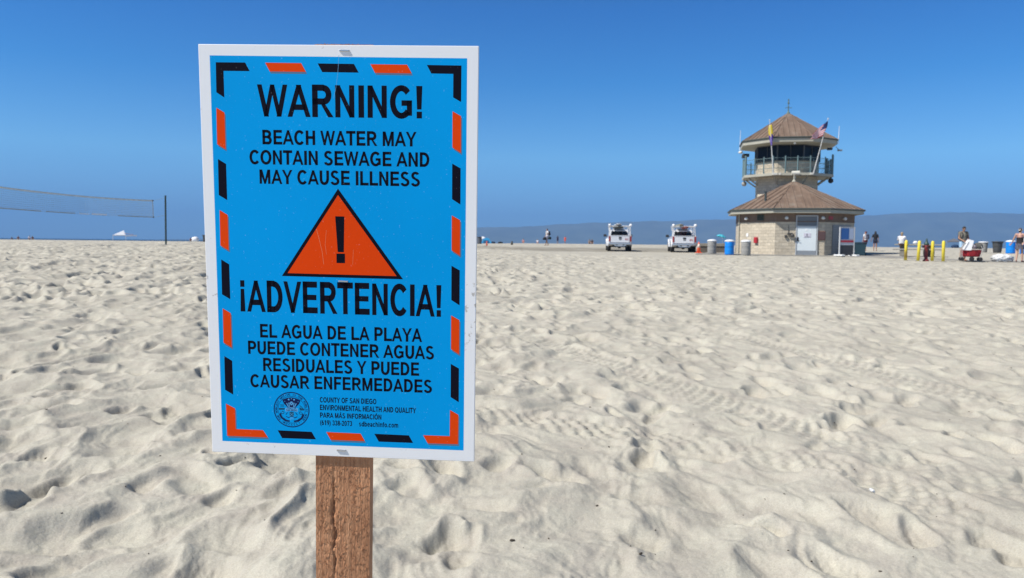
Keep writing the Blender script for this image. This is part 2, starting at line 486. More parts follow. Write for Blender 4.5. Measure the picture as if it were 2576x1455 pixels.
def relief():
    X, Y = GXX, GYY
    near = 1 - sstep(6, 22, Y)
    far = sstep(18, 60, Y)
    lft = 1 - sstep(-0.05, 0.25, X / Y)                    # the left part is the more trampled one
    h = 0.035 * perlin(X * 0.9 + 3, Y * 0.6 + 9) + 0.028 * perlin(X * 0.4, Y * 0.3)
    wx = 0.25 * perlin(X * 1.1 + 31, Y * 0.8 + 7); wy = 0.25 * perlin(X * 1.1 + 71, Y * 0.8 + 17)
    w2 = 0.10 * perlin(X * 3.1 + 5, Y * 2.3 + 2); w3 = 0.10 * perlin(X * 3.1 + 55, Y * 2.3 + 22)
    n1 = perlin(X * 1.25 + wx * 2.4 + w2, Y * 0.72 + wy * 2.0 + w3)
    n2 = perlin(X * 2.6 + wx * 4 + w2 * 3 + 40, Y * 1.5 + wy * 3 + w3 * 2 + 11)
    n3 = perlin(X * 5.6 + wx * 6 + w2 * 6 + 80, Y * 3.4 + wy * 5 + w3 * 5 + 31)
    amp = (0.72 + 0.36 * lft) * (0.82 + 0.45 * perlin(X * 0.16 + 2, Y * 0.11 + 5) * (1 - near))
    crumb = perlin(X * 46, Y * 38) + 0.6 * perlin(X * 90, Y * 76)
    h += amp * (0.100 * (1 - np.abs(n1)) ** 1.5 + 0.062 * (1 - np.abs(n2)) ** 1.4 * (0.7 + 0.3 * n1) + 0.023 * (1 - np.abs(n3)) + 0.009 * (1 - np.abs(perlin(X * 12 + wx * 12 + w2 * 12, Y * 7.5 + wy * 10 + w3 * 10))))
    # ---- foot pits: each one pushes out what was there before
    pits = []
    def scatter(n, y0, y1, L0, L1, d0, d1):
        yy = np.sqrt(rng.uniform(y0 * y0, y1 * y1, n)); uu = rng.uniform(-0.92, 0.92, n)
        for y_, u_ in zip(yy, uu):
            pits.append((u_ * y_, y_, rng.uniform(L0, L1), rng.uniform(0.42, 0.85), rng.normal(0, 0.6), rng.uniform(d0, d1)))
    scatter(8500, 13, 42, 0.13, 0.34, 0.045, 0.11)
    scatter(8500, 42, 110, 0.22, 0.6, 0.07, 0.15)
    scatter(1000, 2.2, 14, 0.10, 0.28, 0.02, 0.055)
    scatter(110, 2.2, 9, 0.12, 0.19, 0.035, 0.07)
    n_all = len(pits)
    for kk, (x0, y0, L, asp, ang, dep) in enumerate(pits):
        W = L * asp; R = max(L, W) * 1.8
        i0, i1 = np.searchsorted(ROWS, (y0 - R, y0 + R))
        j0, j1 = np.searchsorted(US, ((x0 - R) / y0, (x0 + R) / y0))
        if i1 - i0 < 2 or j1 - j0 < 2: continue
        lx = GXX[i0:i1, j0:j1] - x0 + 0.55 * L / 0.2 * w2[i0:i1, j0:j1]; ly = GYY[i0:i1, j0:j1] - y0 + 0.55 * L / 0.2 * w3[i0:i1, j0:j1]
        c, s = math.cos(ang), math.sin(ang)
        a = (c * lx + s * ly) / W; b = (-s * lx + c * ly) / L
        a = a * (1 + 0.25 * b) + 0.12 * np.sin(b * 3 + x0 * 9)
        r = np.sqrt(a * a + b * b)
        sub = h[i0:i1, j0:j1]
        mk = 1 - sstep(0.45, 1.05, r)
        ring = (r > 0.9) & (r < 1.25)
        base = sub[ring].mean() if ring.any() else sub.mean()
        fac = 0.8 if (x0 > 0.1 * y0 and y0 > 9) else 1.0
        bowl = base + 0.35 * (sub - base) - dep * fac * (1 - 0.4 * r * r) + dep * 0.3 * b
        sub = sub * (1 - mk) + bowl * mk
        if kk > n_all - 75: sub = sub + mk * (r > 0.25) * 0.0075 * crumb[i0:i1, j0:j1]
        sub = sub + dep * 0.24 * fac * np.exp(-((r - 1.16) / 0.22) ** 2) * (0.6 + 0.5 * b)
        h[i0:i1, j0:j1] = sub
    h = np.maximum(h, h[ROWS < 60].mean() - 0.13)
    h -= h[ROWS < 60].mean()
    # ---- tyre tracks
    for P, w, amp in TRACKS:
        best = np.full(X.shape, 9.0); run = np.zeros_like(X); sgn = np.ones_like(X); acc = 0.0
        for (ax, ay), (bx, by) in zip(P[:-1], P[1:]):
            dx, dy = bx - ax, by - ay; ln = math.hypot(dx, dy)
            t = ((X - ax) * dx + (Y - ay) * dy) / ln ** 2; tc = np.clip(t, 0, 1)
            ex = X - (ax + tc * dx); ey = Y - (ay + tc * dy); dist = np.hypot(ex, ey)
            k = dist < best
            best[k] = dist[k]; run[k] = (acc + tc * ln)[k]; sgn[k] = np.sign(ex * dy - ey * dx)[k]
            acc += ln
        q = best * sgn / (w / 2)
        ins = 1 - sstep(0.85, 1.1, np.abs(q))
        wob = 0.5 + 0.5 * perlin(X * 0.9 + 5, Y * 0.9)
        ins = ins * np.clip(0.45 + wob, 0, 1)
        rowi = np.floor((q + 1.1) * 2.6)
        lug = np.sin(2 * np.pi * (run / 0.125 + 0.42 * (rowi % 2) + 0.35 * np.abs(q) + 0.9 * w2)) * np.cos(np.pi * ((q + 1.1) * 2.6 - rowi - 0.5)) ** 0.5
        lug2 = np.clip(lug * 1.7, -1, 1) * 0.0115 * (0.5 + 0.5 * wob)
        h = h * (1 - 0.62 * ins) + ins * (-0.010 + lug2) * amp
        h += amp * 0.007 * np.exp(-((np.abs(q) - 1.2) / 0.16) ** 2) * (0.4 + wob * 0.6)
    # ---- wind smoothing (softer far away) and small ripples
    for _ in range(1):
        h[1:-1, 1:-1] = 0.5 * h[1:-1, 1:-1] + 0.125 * (h[:-2, 1:-1] + h[2:, 1:-1] + h[1:-1, :-2] + h[1:-1, 2:])
    h += 0.0060 * perlin(X * 10 + wx * 9, Y * 6 + wy * 6) * (1 - far)
    h += 0.0034 * perlin(X * 24 + w2 * 20, Y * 17 + w3 * 20) * near
    h += 0.0017 * perlin(X * 55, Y * 46) * near
    # relief dies out on the levelled ground round the tower, the walkway and on the far edge
    flat = sstep(-3, 5, X) * sstep(43.5, 48.5, Y) * (1 - sstep(74, 84, Y)) * (1 - sstep(26, 34, X))
    walk = sstep(20, 23, X) * sstep(35.5, 37.5, Y) * (1 - sstep(46, 50, Y))
    h *= (1 - 0.80 * flat) * (1 - 0.85 * walk)
    h *= 1 - 0.55 * sstep(90, 140, Y)
    return h

HR = relief()
# damp, driven-over sand where the trucks park
dw = perlin(GXX * 0.22 + 4, GYY * 0.2) * 2.2 + perlin(GXX * 0.8, GYY * 0.5) * 1.0
DAMP = sstep(-5.5, -1.5, GXX + dw) * (1 - sstep(15, 20, GXX + dw)) * sstep(56.0, 58.5, GYY + dw * 0.8) * (1 - sstep(69, 75, GYY + dw * 1.2 - 0.25 * (GXX - 8)))
DAMP = np.clip(DAMP * (0.75 + 0.35 * perlin(GXX * 0.6 + 9, GYY * 0.6)), 0, 1) * 0.9
ZZ = T(GXX, GYY) + HR

def sand_z(x, y):
    i = int(np.clip(np.searchsorted(ROWS, y), 1, len(ROWS) - 1)); j = int(np.clip(np.searchsorted(US, x / y), 1, len(US) - 1))
    ty = (y - ROWS[i - 1]) / (ROWS[i] - ROWS[i - 1])
    tx = (x / y - US[j - 1]) / (US[j] - US[j - 1])
    a = ZZ[i - 1, j - 1] * (1 - tx) + ZZ[i - 1, j] * tx
    b = ZZ[i, j - 1] * (1 - tx) + ZZ[i, j] * tx
    return float(a * (1 - ty) + b * ty)

def build_beach():
    nr, nc = GXX.shape
    V1 = np.stack([GXX, GYY, ZZ], -1).reshape(-1, 3)
    idx = np.arange(nr * nc).reshape(nr, nc)
    F1 = np.stack([idx[:-1, :-1], idx[:-1, 1:], idx[1:, 1:], idx[1:, :-1]], -1).reshape(-1, 4)
    # the rest of the beach, coarse: behind, to both sides, and the slope down into the sea
    xs = np.unique(np.concatenate([np.linspace(-900, -60, 22), np.linspace(-60, 60, 61), np.linspace(60, 900, 22)]))
    ys = np.unique(np.concatenate([np.linspace(-250, -12, 14), np.linspace(-12, 12, 25), np.linspace(14, 224, 80), np.linspace(225, 330, 36)]))
    cx, cy = np.meshgrid(xs, ys)
    under = (np.abs(cx) < 0.92 * cy + 0.5) & (cy > 1.0) & (cy < 223)
    cz = T(cx, cy) - np.where(under, 0.16, 0.0) + np.where(under, 0, 0.03) * perlin(cx * 0.9, cy * 0.9)
    V2 = np.stack([cx, cy, cz], -1).reshape(-1, 3)
    id2 = np.arange(cx.size).reshape(cx.shape) + len(V1)
    F2 = np.stack([id2[:-1, :-1], id2[:-1, 1:], id2[1:, 1:], id2[1:, :-1]], -1).reshape(-1, 4)
    V = np.concatenate([V1, V2]); F = np.concatenate([F1, F2])
    me = bpy.data.meshes.new('beach_sand')
    me.vertices.add(len(V)); me.vertices.foreach_set('co', V.astype(np.float32).ravel())
    me.loops.add(F.size); me.loops.foreach_set('vertex_index', F.astype(np.int32).ravel())
    me.polygons.add(len(F)); me.polygons.foreach_set('loop_start', np.arange(0, F.size, 4, dtype=np.int32))
    me.polygons.foreach_set('use_smooth', np.ones(len(F), bool))
    a = me.attributes.new('damp', 'FLOAT', 'POINT')
    a.data.foreach_set('value', np.concatenate([DAMP.ravel(), np.zeros(len(V2))]).astype(np.float32))
    me.update(); me.validate()
    o = link_mesh('beach_sand', me, SAND)
    tag(o, 'pale trampled beach sand with foot pits and tyre tracks', kind='structure')
build_beach()

def build_sea_and_hills():
    m, N, b = nodes_of('sea_water')
    b.inputs['Base Color'].default_value = (0.012, 0.035, 0.055, 1); b.inputs['Roughness'].default_value = 0.5; b.inputs['Specular IOR Level'].default_value = 0.15
    tc = N.nodes.new('ShaderNodeTexCoord'); n1 = N.nodes.new('ShaderNodeTexNoise'); n1.inputs['Scale'].default_value = 0.12; n1.inputs['Detail'].default_value = 8
    bp = N.nodes.new('ShaderNodeBump'); bp.inputs['Distance'].default_value = 1.2
    N.links.new(tc.outputs['Object'], n1.inputs['Vector']); N.links.new(n1.outputs['Fac'], bp.inputs['Height']); N.links.new(bp.outputs['Normal'], b.inputs['Normal'])
    mb = MB()
    xs = [-9500, -3000, -900, 0, 900, 3000, 9500]; ys = [236, 500, 1500, 4000, 9500]
    vs = [(x, y, -2.5) for y in ys for x in xs]; n = len(xs)
    mb.add(vs, [(j * n + i, j * n + i + 1, (j + 1) * n + i + 1, (j + 1) * n + i) for j in range(len(ys) - 1) for i in range(n - 1)])
    tag(mb.build('sea', m), 'dark blue sea beyond the sand', kind='structure')
    # far hazy headland
    Yd = 6500.0
    prof = [(300, 0), (560, 4), (800, 20), (1000, 32), (1210, 38), (1330, 44), (1500, 55), (1650, 60), (1830, 68), (2000, 75), (2200, 82), (2400, 91), (2520, 91), (2700, 88), (3000, 96), (3400, 70), (3900, 30), (4300, 0)]
    X = np.arange(300, 4301, 8.0)
    e = np.interp(X, [p[0] for p in prof], [p[1] for p in prof])
    e = np.convolve(np.pad(e, 12, mode='edge'), np.ones(25) / 25, mode='valid')
    wob = 2.6 * perlin(X / 150, X * 0 + 1.3) + 1.5 * perlin(X / 46, X * 0 + 3.3) + 1.0 * perlin(X / 19, X * 0 + 8.1)
    top = (e + wob * np.clip(e / 30, 0, 1)) / FPX * Yd
    xw = (X - PCX) / FPX * Yd
    prof_d = [(-900, 0.0), (-650, 0.30), (-350, 0.68), (-120, 0.93), (0, 1.0), (250, 0.93), (900, 0.0)]
    vs = []
    for dy, k in prof_d:
        for i, x in enumerate(xw):
            rr = 1 + 0.10 * float(perlin(np.array(x / 260.0 + dy), np.array(dy / 300.0)))
            vs.append((x, Yd + dy, -6 + max(0, top[i]) * k * (rr if 0 < k < 1 else 1)))
    n = len(xw)
    mb = MB(); mb.smooth = True
    mb.add(vs, [(j * n + i, j * n + i + 1, (j + 1) * n + i + 1, (j + 1) * n + i) for j in range(len(prof_d) - 1) for i in range(n - 1)])
    hm = mat('headland_scrub', (0.10, 0.115, 0.085), 0.95, var=0.3, vscale=0.006)
    tag(mb.build('hills', hm), 'long hazy headland along the horizon', kind='structure')
build_sea_and_hills()

def build_haze():
    m = bpy.data.materials.new('marine_haze'); m.use_nodes = True
    N = m.node_tree; N.nodes.clear()
    out = N.nodes.new('ShaderNodeOutputMaterial'); v = N.nodes.new('ShaderNodeVolumePrincipled')
    v.inputs['Color'].default_value = (0.25, 0.52, 0.98, 1)
    v.inputs['Density'].default_value = 0.00017
    v.inputs['Anisotropy'].default_value = 0.0
    N.links.new(v.outputs[0], out.inputs['Volume'])
    mb = MB()
    x, y0, y1, z0, z1 = 10500, -400, 10500, -7.5, 380
    mb.box((0, (y0 + y1) / 2, (z0 + z1) / 2), (2 * x, y1 - y0, z1 - z0))
    o = mb.build('haze', m); tag(o, 'thin blue marine haze over beach and sea', kind='stuff')
build_haze()

# ------------------------------------------------------------------ warning sign in the foreground
# plain bold sans capitals drawn as strokes; unit = cap height
_ST, _HB = 0.212, 0.178
def _glyph_table():
    G = {}
    def V(x, y0=0, y1=1, w=_ST): return [[(x, y0), (x + w, y0), (x + w, y1), (x, y1)]]
    def Hh(x0, x1, y, t=_HB): return [[(x0, y), (x1, y), (x1, y + t), (x0, y + t)]]
    def D(x0, x1, w=_ST, y0=0, y1=1): return [[(x0, y0), (x0 + w, y0), (x1 + w, y1), (x1, y1)]]
    def A(cx, cy, rx, ry, a0, a1, wx=_ST, wy=_HB, n=None):
        n = n or max(6, int(abs(a1 - a0) / 9)); q = []
        for i in range(n):
            t0, t1 = [rad(a0 + (a1 - a0) * k / n) for k in (i, i + 1)]
            f = lambda t, ix, iy: (cx + (rx - ix) * math.cos(t), cy + (ry - iy) * math.sin(t))
            q.append([f(t0, 0, 0), f(t1, 0, 0), f(t1, wx, wy), f(t0, wx, wy)])
        return q
    S = 0.10
    G['A'] = (0.98, D(0.0, 0.385, 0.21) + [[(0.77, 0), (0.98, 0), (0.595, 1), (0.385, 1)]] + Hh(0.22, 0.76, 0.22, 0.16))
    G['B'] = (1.0, V(S) + Hh(S, 0.58, 0) + Hh(S, 0.55, 0.835) + Hh(S, 0.57, 0.44, 0.155) + A(0.57, 0.2875, 0.35, 0.2975, -90, 90) [:] + A(0.55, 0.72, 0.32, 0.28, -90, 90))
    G['C'] = (1.0, A(0.53, 0.5, 0.47, 0.52, 40, 320, 0.205, 0.17))
    G['D'] = (1.0, V(S) + Hh(S, 0.48, 0) + Hh(S, 0.48, 0.835) + A(0.46, 0.5, 0.46, 0.5, -90, 90, 0.205))
    G['E'] = (0.92, V(S) + Hh(S, 0.86, 0) + Hh(S, 0.84, 0.835) + Hh(S, 0.80, 0.43, 0.155))
    G['F'] = (0.85, V(S) + Hh(S, 0.80, 0.835) + Hh(S, 0.72, 0.41))
    G['G'] = (1.08, A(0.54, 0.5, 0.48, 0.52, 42, 318, 0.205, 0.17) + [[(0.70, 0.08), (0.98, 0.08), (0.98, 0.54), (0.79, 0.54), (0.79, 0.18), (0.70, 0.16)]] + Hh(0.56, 0.98, 0.39, 0.155))
    G['H'] = (1.0, V(S) + V(0.71) + Hh(S, 0.9, 0.43))
    G['I'] = (0.39, V(S))
    G['L'] = (0.85, V(S) + Hh(S, 0.83, 0))
    G['M'] = (1.16, V(S, w=0.185) + V(0.875, w=0.185) + [[(0.10, 1), (0.36, 1), (0.665, 0), (0.495, 0)], [(1.06, 1), (0.80, 1), (0.495, 0), (0.665, 0)]])
    G['N'] = (1.0, V(S, w=0.19) + V(0.71, w=0.19) + [[(0.10, 1), (0.305, 1), (0.90, 0), (0.695, 0)]])
    G['O'] = (1.08, A(0.54, 0.5, 0.49, 0.52, 0, 360, 0.205, 0.17))
    G['P'] = (0.93, V(S) + Hh(S, 0.56, 0.835) + Hh(S, 0.56, 0.36) + A(0.55, 0.68, 0.335, 0.32, -90, 90))
    G['Q'] = (1.08, A(0.54, 0.5, 0.49, 0.52, 0, 360, 0.205, 0.17) + [[(0.55, 0.20), (0.66, 0.30), (1.04, 0.0), (0.94, -0.11)]])
    G['R'] = (1.0, V(S) + Hh(S, 0.60, 0.835) + Hh(S, 0.60, 0.40) + A(0.58, 0.70, 0.335, 0.30, -90, 90) + [[(0.45, 0.44), (0.63, 0.44), (1.0, 0), (0.76, 0)]])
    G['S'] = (0.93, A(0.46, 0.745, 0.35, 0.275, 25, 262, 0.20, 0.155) + A(0.46, 0.265, 0.39, 0.285, -165, 80, 0.20, 0.155) + [[(0.36, 0.49), (0.40, 0.62), (0.58, 0.53), (0.50, 0.40)]])
    G['T'] = (0.85, V(0.327) + Hh(0.02, 0.83, 0.835))
    G['U'] = (1.0, V(S, 0.36) + V(0.71, 0.36) + A(0.5025, 0.38, 0.4025, 0.40, 180, 360))
    G['V'] = (0.93, [[(0.0, 1), (0.215, 1), (0.565, 0), (0.355, 0)], [(0.93, 1), (0.715, 1), (0.365, 0), (0.575, 0)]])
    G['W'] = (1.32, [[(0.01, 1), (0.215, 1), (0.475, 0), (0.265, 0)], [(1.31, 1), (1.105, 1), (0.845, 0), (1.055, 0)], [(0.555, 1), (0.74, 1), (0.475, 0), (0.29, 0)], [(0.765, 1), (0.58, 1), (0.845, 0), (1.03, 0)]])
    G['Y'] = (0.93, V(0.367, 0, 0.42) + [[(0.0, 1), (0.23, 1), (0.562, 0.40), (0.367, 0.40)], [(0.93, 1), (0.70, 1), (0.367, 0.40), (0.562, 0.40)]])
    G['!'] = (0.46, [[(0.14, 0.28), (0.30, 0.28), (0.335, 1), (0.105, 1)], [(0.125, 0), (0.32, 0), (0.32, 0.195), (0.125, 0.195)]])
    G['\u00a1'] = (0.46, [[(0.14, 0.72), (0.30, 0.72), (0.335, 0), (0.105, 0)], [(0.125, 1), (0.32, 1), (0.32, 0.805), (0.125, 0.805)]])
    for c, b in (('\u00c1', 'A'), ('\u00d3', 'O')):
        w, q = G[b]; G[c] = (w, q + [[(w / 2 - 0.06, 1.06), (w / 2 + 0.08, 1.06), (w / 2 + 0.24, 1.25), (w / 2 + 0.02, 1.25)]])
    G['0'] = (0.78, A(0.39, 0.5, 0.33, 0.52, 0, 360, 0.18, 0.15)); G['1'] = (0.78, V(0.36) + [[(0.12, 0.70), (0.36, 0.80), (0.48, 1), (0.36, 0.97), (0.12, 0.86)]])
    G['2'] = (0.78, Hh(0.05, 0.72, 0) + A(0.39, 0.70, 0.32, 0.31, -30, 170, 0.18) + [[(0.05, 0.10), (0.26, 0.14), (0.68, 0.56), (0.50, 0.60)]])
    G['3'] = (0.78, A(0.37, 0.735, 0.31, 0.275, -80, 165, 0.18, 0.15) + A(0.37, 0.28, 0.34, 0.29, -165, 85, 0.18, 0.15))
    G['6'] = (0.78, A(0.40, 0.32, 0.33, 0.335, 0, 360, 0.18, 0.15) + A(0.52, 0.42, 0.45, 0.58, 95, 190, 0.18, 0.15)); G['9'] = (0.78, [[(0.78 - x, 1 - y) for x, y in q] for q in G['6'][1]])
    G['7'] = (0.78, Hh(0.06, 0.72, 0.835) + [[(0.20, 0), (0.40, 0), (0.72, 0.86), (0.52, 0.86)]]); G['8'] = (0.78, A(0.39, 0.735, 0.31, 0.275, 0, 360, 0.18, 0.15) + A(0.39, 0.28, 0.34, 0.29, 0, 360, 0.18, 0.15))
    G['('] = (0.46, A(0.66, 0.38, 0.56, 0.72, 118, 242, 0.17, 0.05)); G[')'] = (0.46, A(-0.20, 0.38, 0.56, 0.72, -62, 62, 0.17, 0.05))
    G['-'] = (0.46, Hh(0.06, 0.40, 0.27, 0.17)); G['.'] = (0.39, V(S, 0, 0.19))
    xh = 0.725; w = 0.18
    bowl = lambda cx: A(cx, xh / 2, 0.345, xh / 2 + 0.015, 0, 360, w, 0.15)
    G['o'] = (0.85, bowl(0.425)); G['d'] = (0.85, bowl(0.42) + V(0.59, 0, 1, w)); G['b'] = (0.85, bowl(0.43) + V(0.08, 0, 1, w))
    G['c'] = (0.78, A(0.42, xh / 2, 0.36, xh / 2 + 0.015, 40, 320, w, 0.15)); G['e'] = (0.78, A(0.40, xh / 2, 0.35, xh / 2 + 0.015, 0, 318, w, 0.14) + Hh(0.12, 0.74, 0.30, 0.12))
    G['a'] = (0.78, A(0.36, 0.21, 0.28, 0.225, 0, 360, w, 0.13) + V(0.50, 0, 0.50, w) + A(0.39, 0.47, 0.29, 0.265, 0, 155, w, 0.14))
    G['h'] = (0.85, V(0.09, 0, 1, w) + V(0.58, 0, 0.42, w) + A(0.425, 0.42, 0.335, 0.32, 0, 165, w, 0.15)); G['n'] = (0.85, V(0.09, 0, xh, w) + V(0.58, 0, 0.42, w) + A(0.425, 0.42, 0.335, 0.32, 0, 165, w, 0.15))
    G['m'] = (1.24, V(0.09, 0, xh, w) + V(0.53, 0, 0.45, w) + V(0.97, 0, 0.45, w) + A(0.42, 0.45, 0.29, 0.29, 0, 170, w, 0.15) + A(0.86, 0.45, 0.29, 0.29, 0, 170, w, 0.15))
    G['i'] = (0.39, V(0.10, 0, xh, w) + V(0.10, 0.82, 1, w)); G['f'] = (0.47, V(0.12, 0, 0.76, w) + A(0.40, 0.74, 0.28, 0.27, 85, 180, w, 0.14) + Hh(0.0, 0.45, 0.585, 0.14))
    G['s'] = (0.76, A(0.38, 0.535, 0.29, 0.205, 20, 262, 0.17, 0.12) + A(0.38, 0.195, 0.31, 0.21, -165, 80, 0.17, 0.12) + [[(0.30, 0.35), (0.33, 0.46), (0.48, 0.39), (0.42, 0.28)]])
    return G
_GT = _glyph_table()
def glyphs(txt):
    """outline text as flat quads: verts (x, y), faces; y = 0 is the baseline, 1 the cap height"""
    vs, fs = [], []; x = 0.0
    for c in txt:
        if c == ' ': x += 0.40; continue
        w, quads = _GT[c]
        for q in quads:
            qx = sum(p[0] for p in q) / len(q); qy = sum(p[1] for p in q) / len(q)
            b = len(vs); vs += [(x + a + max(-.017, min(.017, (a - qx) * 2)), y + max(-.009, min(.009, (y - qy) * 2))) for a, y in q]; fs.append(tuple(range(b, b + len(q))))
        x += w + 0.01
    return vs, fs
def fit_text(mb, txt, box, place):
    """box = (left, right, cap top, baseline) ; place(u, v) gives the 3-D point"""
    vs, fs = glyphs(txt)
    x0 = min(v[0] for v in vs); x1 = max(v[0] for v in vs)
    l, r, t, b = box
    mb.add([place(l + (x - x0) / (x1 - x0) * (r - l), b + y * (t - b)) for x, y in vs], fs)

def print_mat(name, col, rough=0.42, speck=0.0):
    rough = 0.6
    m, N, b = nodes_of(name); L = N.links.new
    tc = N.nodes.new('ShaderNodeTexCoord')
    n1 = N.nodes.new('ShaderNodeTexNoise'); n1.inputs['Scale'].default_value = 420; n1.inputs['Detail'].default_value = 2
    n2 = N.nodes.new('ShaderNodeTexNoise'); n2.inputs['Scale'].default_value = 5; n2.inputs['Detail'].default_value = 4
    L(tc.outputs['Object'], n1.inputs['Vector']); L(tc.outputs['Object'], n2.inputs['Vector'])
    hi = [min(1, c * 1.0 + 0.10 * speck) for c in col]
    r1 = ramp(N, [(0.0, col), (0.70, col), (0.76, hi)]); L(n1.outputs['Fac'], r1.inputs[0])
    r2 = ramp(N, [(0.3, (0.95, 0.95, 0.95)), (0.7, (1.05, 1.05, 1.05))]); L(n2.outputs['Fac'], r2.inputs[0])
    mx = N.nodes.new('ShaderNodeMix'); mx.data_type = 'RGBA'; mx.blend_type = 'MULTIPLY'; mx.inputs[0].default_value = 1
    L(r1.outputs[0], mx.inputs[6]); L(r2.outputs[0], mx.inputs[7]); L(mx.outputs[2], b.inputs['Base Color'])
    b.inputs['Roughness'].default_value = rough
    b.inputs['Specular IOR Level'].default_value = 0.06
    return m

def build_sign():
    X = Vector((0.99824059, -0.05825803, -0.01103323)); Z = Vector((0.00687198, -0.07115106, 0.99744188))
    Z = (Z - X * X.dot(Z)).normalized(); Yv = Z.cross(X)
    O = Vector((-0.19121606, 0.85658502, 1.43152383))
    HB = 1.46
    base = O - Z * HB
    root = empty('warning_sign', (0, 0, 0), 0, 'blue and white warning sign stapled to a rough wooden stake', 'sign')
    root.matrix_world = Matrix(((X.x, Yv.x, Z.x, base.x), (X.y, Yv.y, Z.y, base.y), (X.z, Yv.z, Z.z, base.z), (0, 0, 0, 1)))
    W, H = 0.3048, 0.4572
    def P(off):
        return lambda u, v: (u / 1000 - W / 2, -0.004 - off * 0.15, HB + H / 2 - v / 1000)
    # stake: a rough board with a deep split, built from a dense grid on the front
    mb = MB()
    nx, nz = 60, 420
    z1, z0 = HB + H / 2 + 0.0012, HB - 0.60
    hw, th = 0.0318, 0.0155
    def frontx(i): return -hw + 2 * hw * i / nx
    rr = np.random.default_rng(5)
    vs = []
    for j in range(nz + 1):
        z = z0 + (z1 - z0) * j / nz
        crk = -0.0095 + 0.0009 * math.sin(z * 31) + 0.0022 * float(perlin(np.array(z * 60.0), np.array(0.5)))
        amp = min(1.0, max(0.0, (HB - H / 2 - 0.012 - z) / 0.03))
        cw = max(0.0004, 0.0014 + 0.0022 * float(perlin(np.array(z * 55.0), np.array(4.5))) + 0.0018 * float(perlin(np.array(z * 190.0), np.array(7.5))))
        for i in range(nx + 1):
            x = frontx(i)
            dy = 0.0
            if 0 < i < nx:
                dy = 0.0026 * amp * math.exp(-((x - crk) / cw) ** 2)
                dy += rr.normal(0, 0.00022)
            vs.append((x - 0.0138 * (HB - H / 2 - z) * 1.0, dy, z))
    fs = [(j * (nx + 1) + i, j * (nx + 1) + i + 1, (j + 1) * (nx + 1) + i + 1, (j + 1) * (nx + 1) + i) for j in range(nz) for i in range(nx)]
    mb.smooth = True
    mb.add(vs, fs)
    mb.smooth = False
    b0 = -0.0138 * (HB - H / 2 - z0); b1 = -0.0138 * (HB - H / 2 - z1)
    vs = [(-hw + b0, 0, z0), (hw + b0, 0, z0), (hw + b0, th, z0), (-hw + b0, th, z0), (-hw + b1, 0, z1), (hw + b1, 0, z1), (hw + b1, th, z1), (-hw + b1, th, z1)]
    mb.add(vs, [(1, 2, 6, 5), (2, 3, 7, 6), (3, 0, 4, 7), (4, 5, 6, 7)])
    sx = -0.0138 * (HB - H / 2 - z0)
    mb.box((sx - 0.006, th / 2, (z0 - 0.35) / 2), (2 * hw, th, z0 + 0.35))
    # torn fibres along the front and top edge
    for k in range(430):
        z = rr.uniform(HB - 0.46, HB - H / 2 - 0.008); x = rr.uniform(-hw * 0.96, hw * 0.96)
        ln = rr.uniform(0.002, 0.006); lean = rr.normal(0, 0.35)
        p = Vector((x - 0.0138 * (HB - H / 2 - z), -0.0001, z))
        q = p + Vector((ln * math.sin(lean), -rr.uniform(0.0004, 0.0013), ln * math.cos(lean)))
        mb.tube(p, q, 0.00032, 0.00012, 4, cap=False)
    for k in range(70):
        x = rr.uniform(-0.021, 0.021)
        p = Vector((x, rr.uniform(0, 0.006), z1 - 0.0004)); mb.tube(p, p + Vector((rr.normal(0, 0.0012), rr.normal(0, 0.0008), rr.uniform(0.0003, 0.0022))), 0.0004, 0.0001, 4, cap=False)
    stake = mb.build('stake', wood_material(), root)
    at2 = stake.data.attributes.new('split', 'FLOAT', 'POINT')
    vals = np.zeros(len(stake.data.vertices)); 
    for i_, v_ in enumerate(stake.data.vertices):
        if v_.co.y > 0.0011 and v_.co.y < 0.008: vals[i_] = min(1.0, (v_.co.y - 0.0008) / 0.0026) * 0.85
    at2.data.foreach_set('value', vals)
    # board
    mb = MB(); mb.box((0, -0.002, HB), (W, 0.004, H), bev=0.0006)
    board = mb.build('sign_board', board_white_material(), root)
    blue = print_mat('printed_blue', (0.0, 0.34, 0.80), 0.4, 1.0)
    black = print_mat('printed_black', (0.006, 0.006, 0.014), 0.45, 0.6)
    orange = print_mat('printed_orange', (0.80, 0.062, 0.004), 0.45, 1.0)
    shade = print_mat('printed_grey_blue', (0.10, 0.19, 0.30), 0.45)
    pale = print_mat('printed_pale_blue', (0.12, 0.42, 0.78), 0.45)
    def poly(mb, off, pts):
        p = P(off); n = len(pts); mb.add([p(*q) for q in pts], [tuple(range(n))])
    mb = MB(); poly(mb, 0.00012, [(12.5, 11.8), (292.6, 12.8), (292.6, 444.4), (12.5, 443.8)])
    mb.build('printed_panel', blue, board)
    # border of slanted dashes; the orange ones carry a printed grey shadow
    K, Or = [], []
    K.append([(19, 19), (51.5, 19), (56.3, 28), (27.3, 28), (27.3, 56.2), (18.6, 50.7)])
    K.append([(249.4, 20), (286.5, 20.3), (286.4, 58.2), (277.8, 53.5), (277.8, 29), (254.2, 28.8)])
    Or.append([(18.1, 399.2), (28.6, 404.4), (28.8, 428.9), (60.7, 429.1), (66.4, 437.6), (18.3, 437.4)])
    Or.append([(246.3, 428.2), (276.7, 428.2), (276.8, 397.7), (286.3, 402.9), (286.2, 437.3), (251.5, 437.5)])
    for x, c in ((73.5, Or), (131.1, K), (188.5, Or)): c.append([(x, 19 + (x - 73) * .006), (x + 39.6, 19.2 + (x - 73) * .006), (x + 44.6, 28.3 + (x - 73) * .005), (x + 4.9, 28.1 + (x - 73) * .005)])
    for x, c in ((77.9, K), (134.6, Or), (190.2, K)): c.append([(x, 428.6), (x + 39.7, 429), (x + 44.6, 437.7), (x + 5.1, 437.7)])
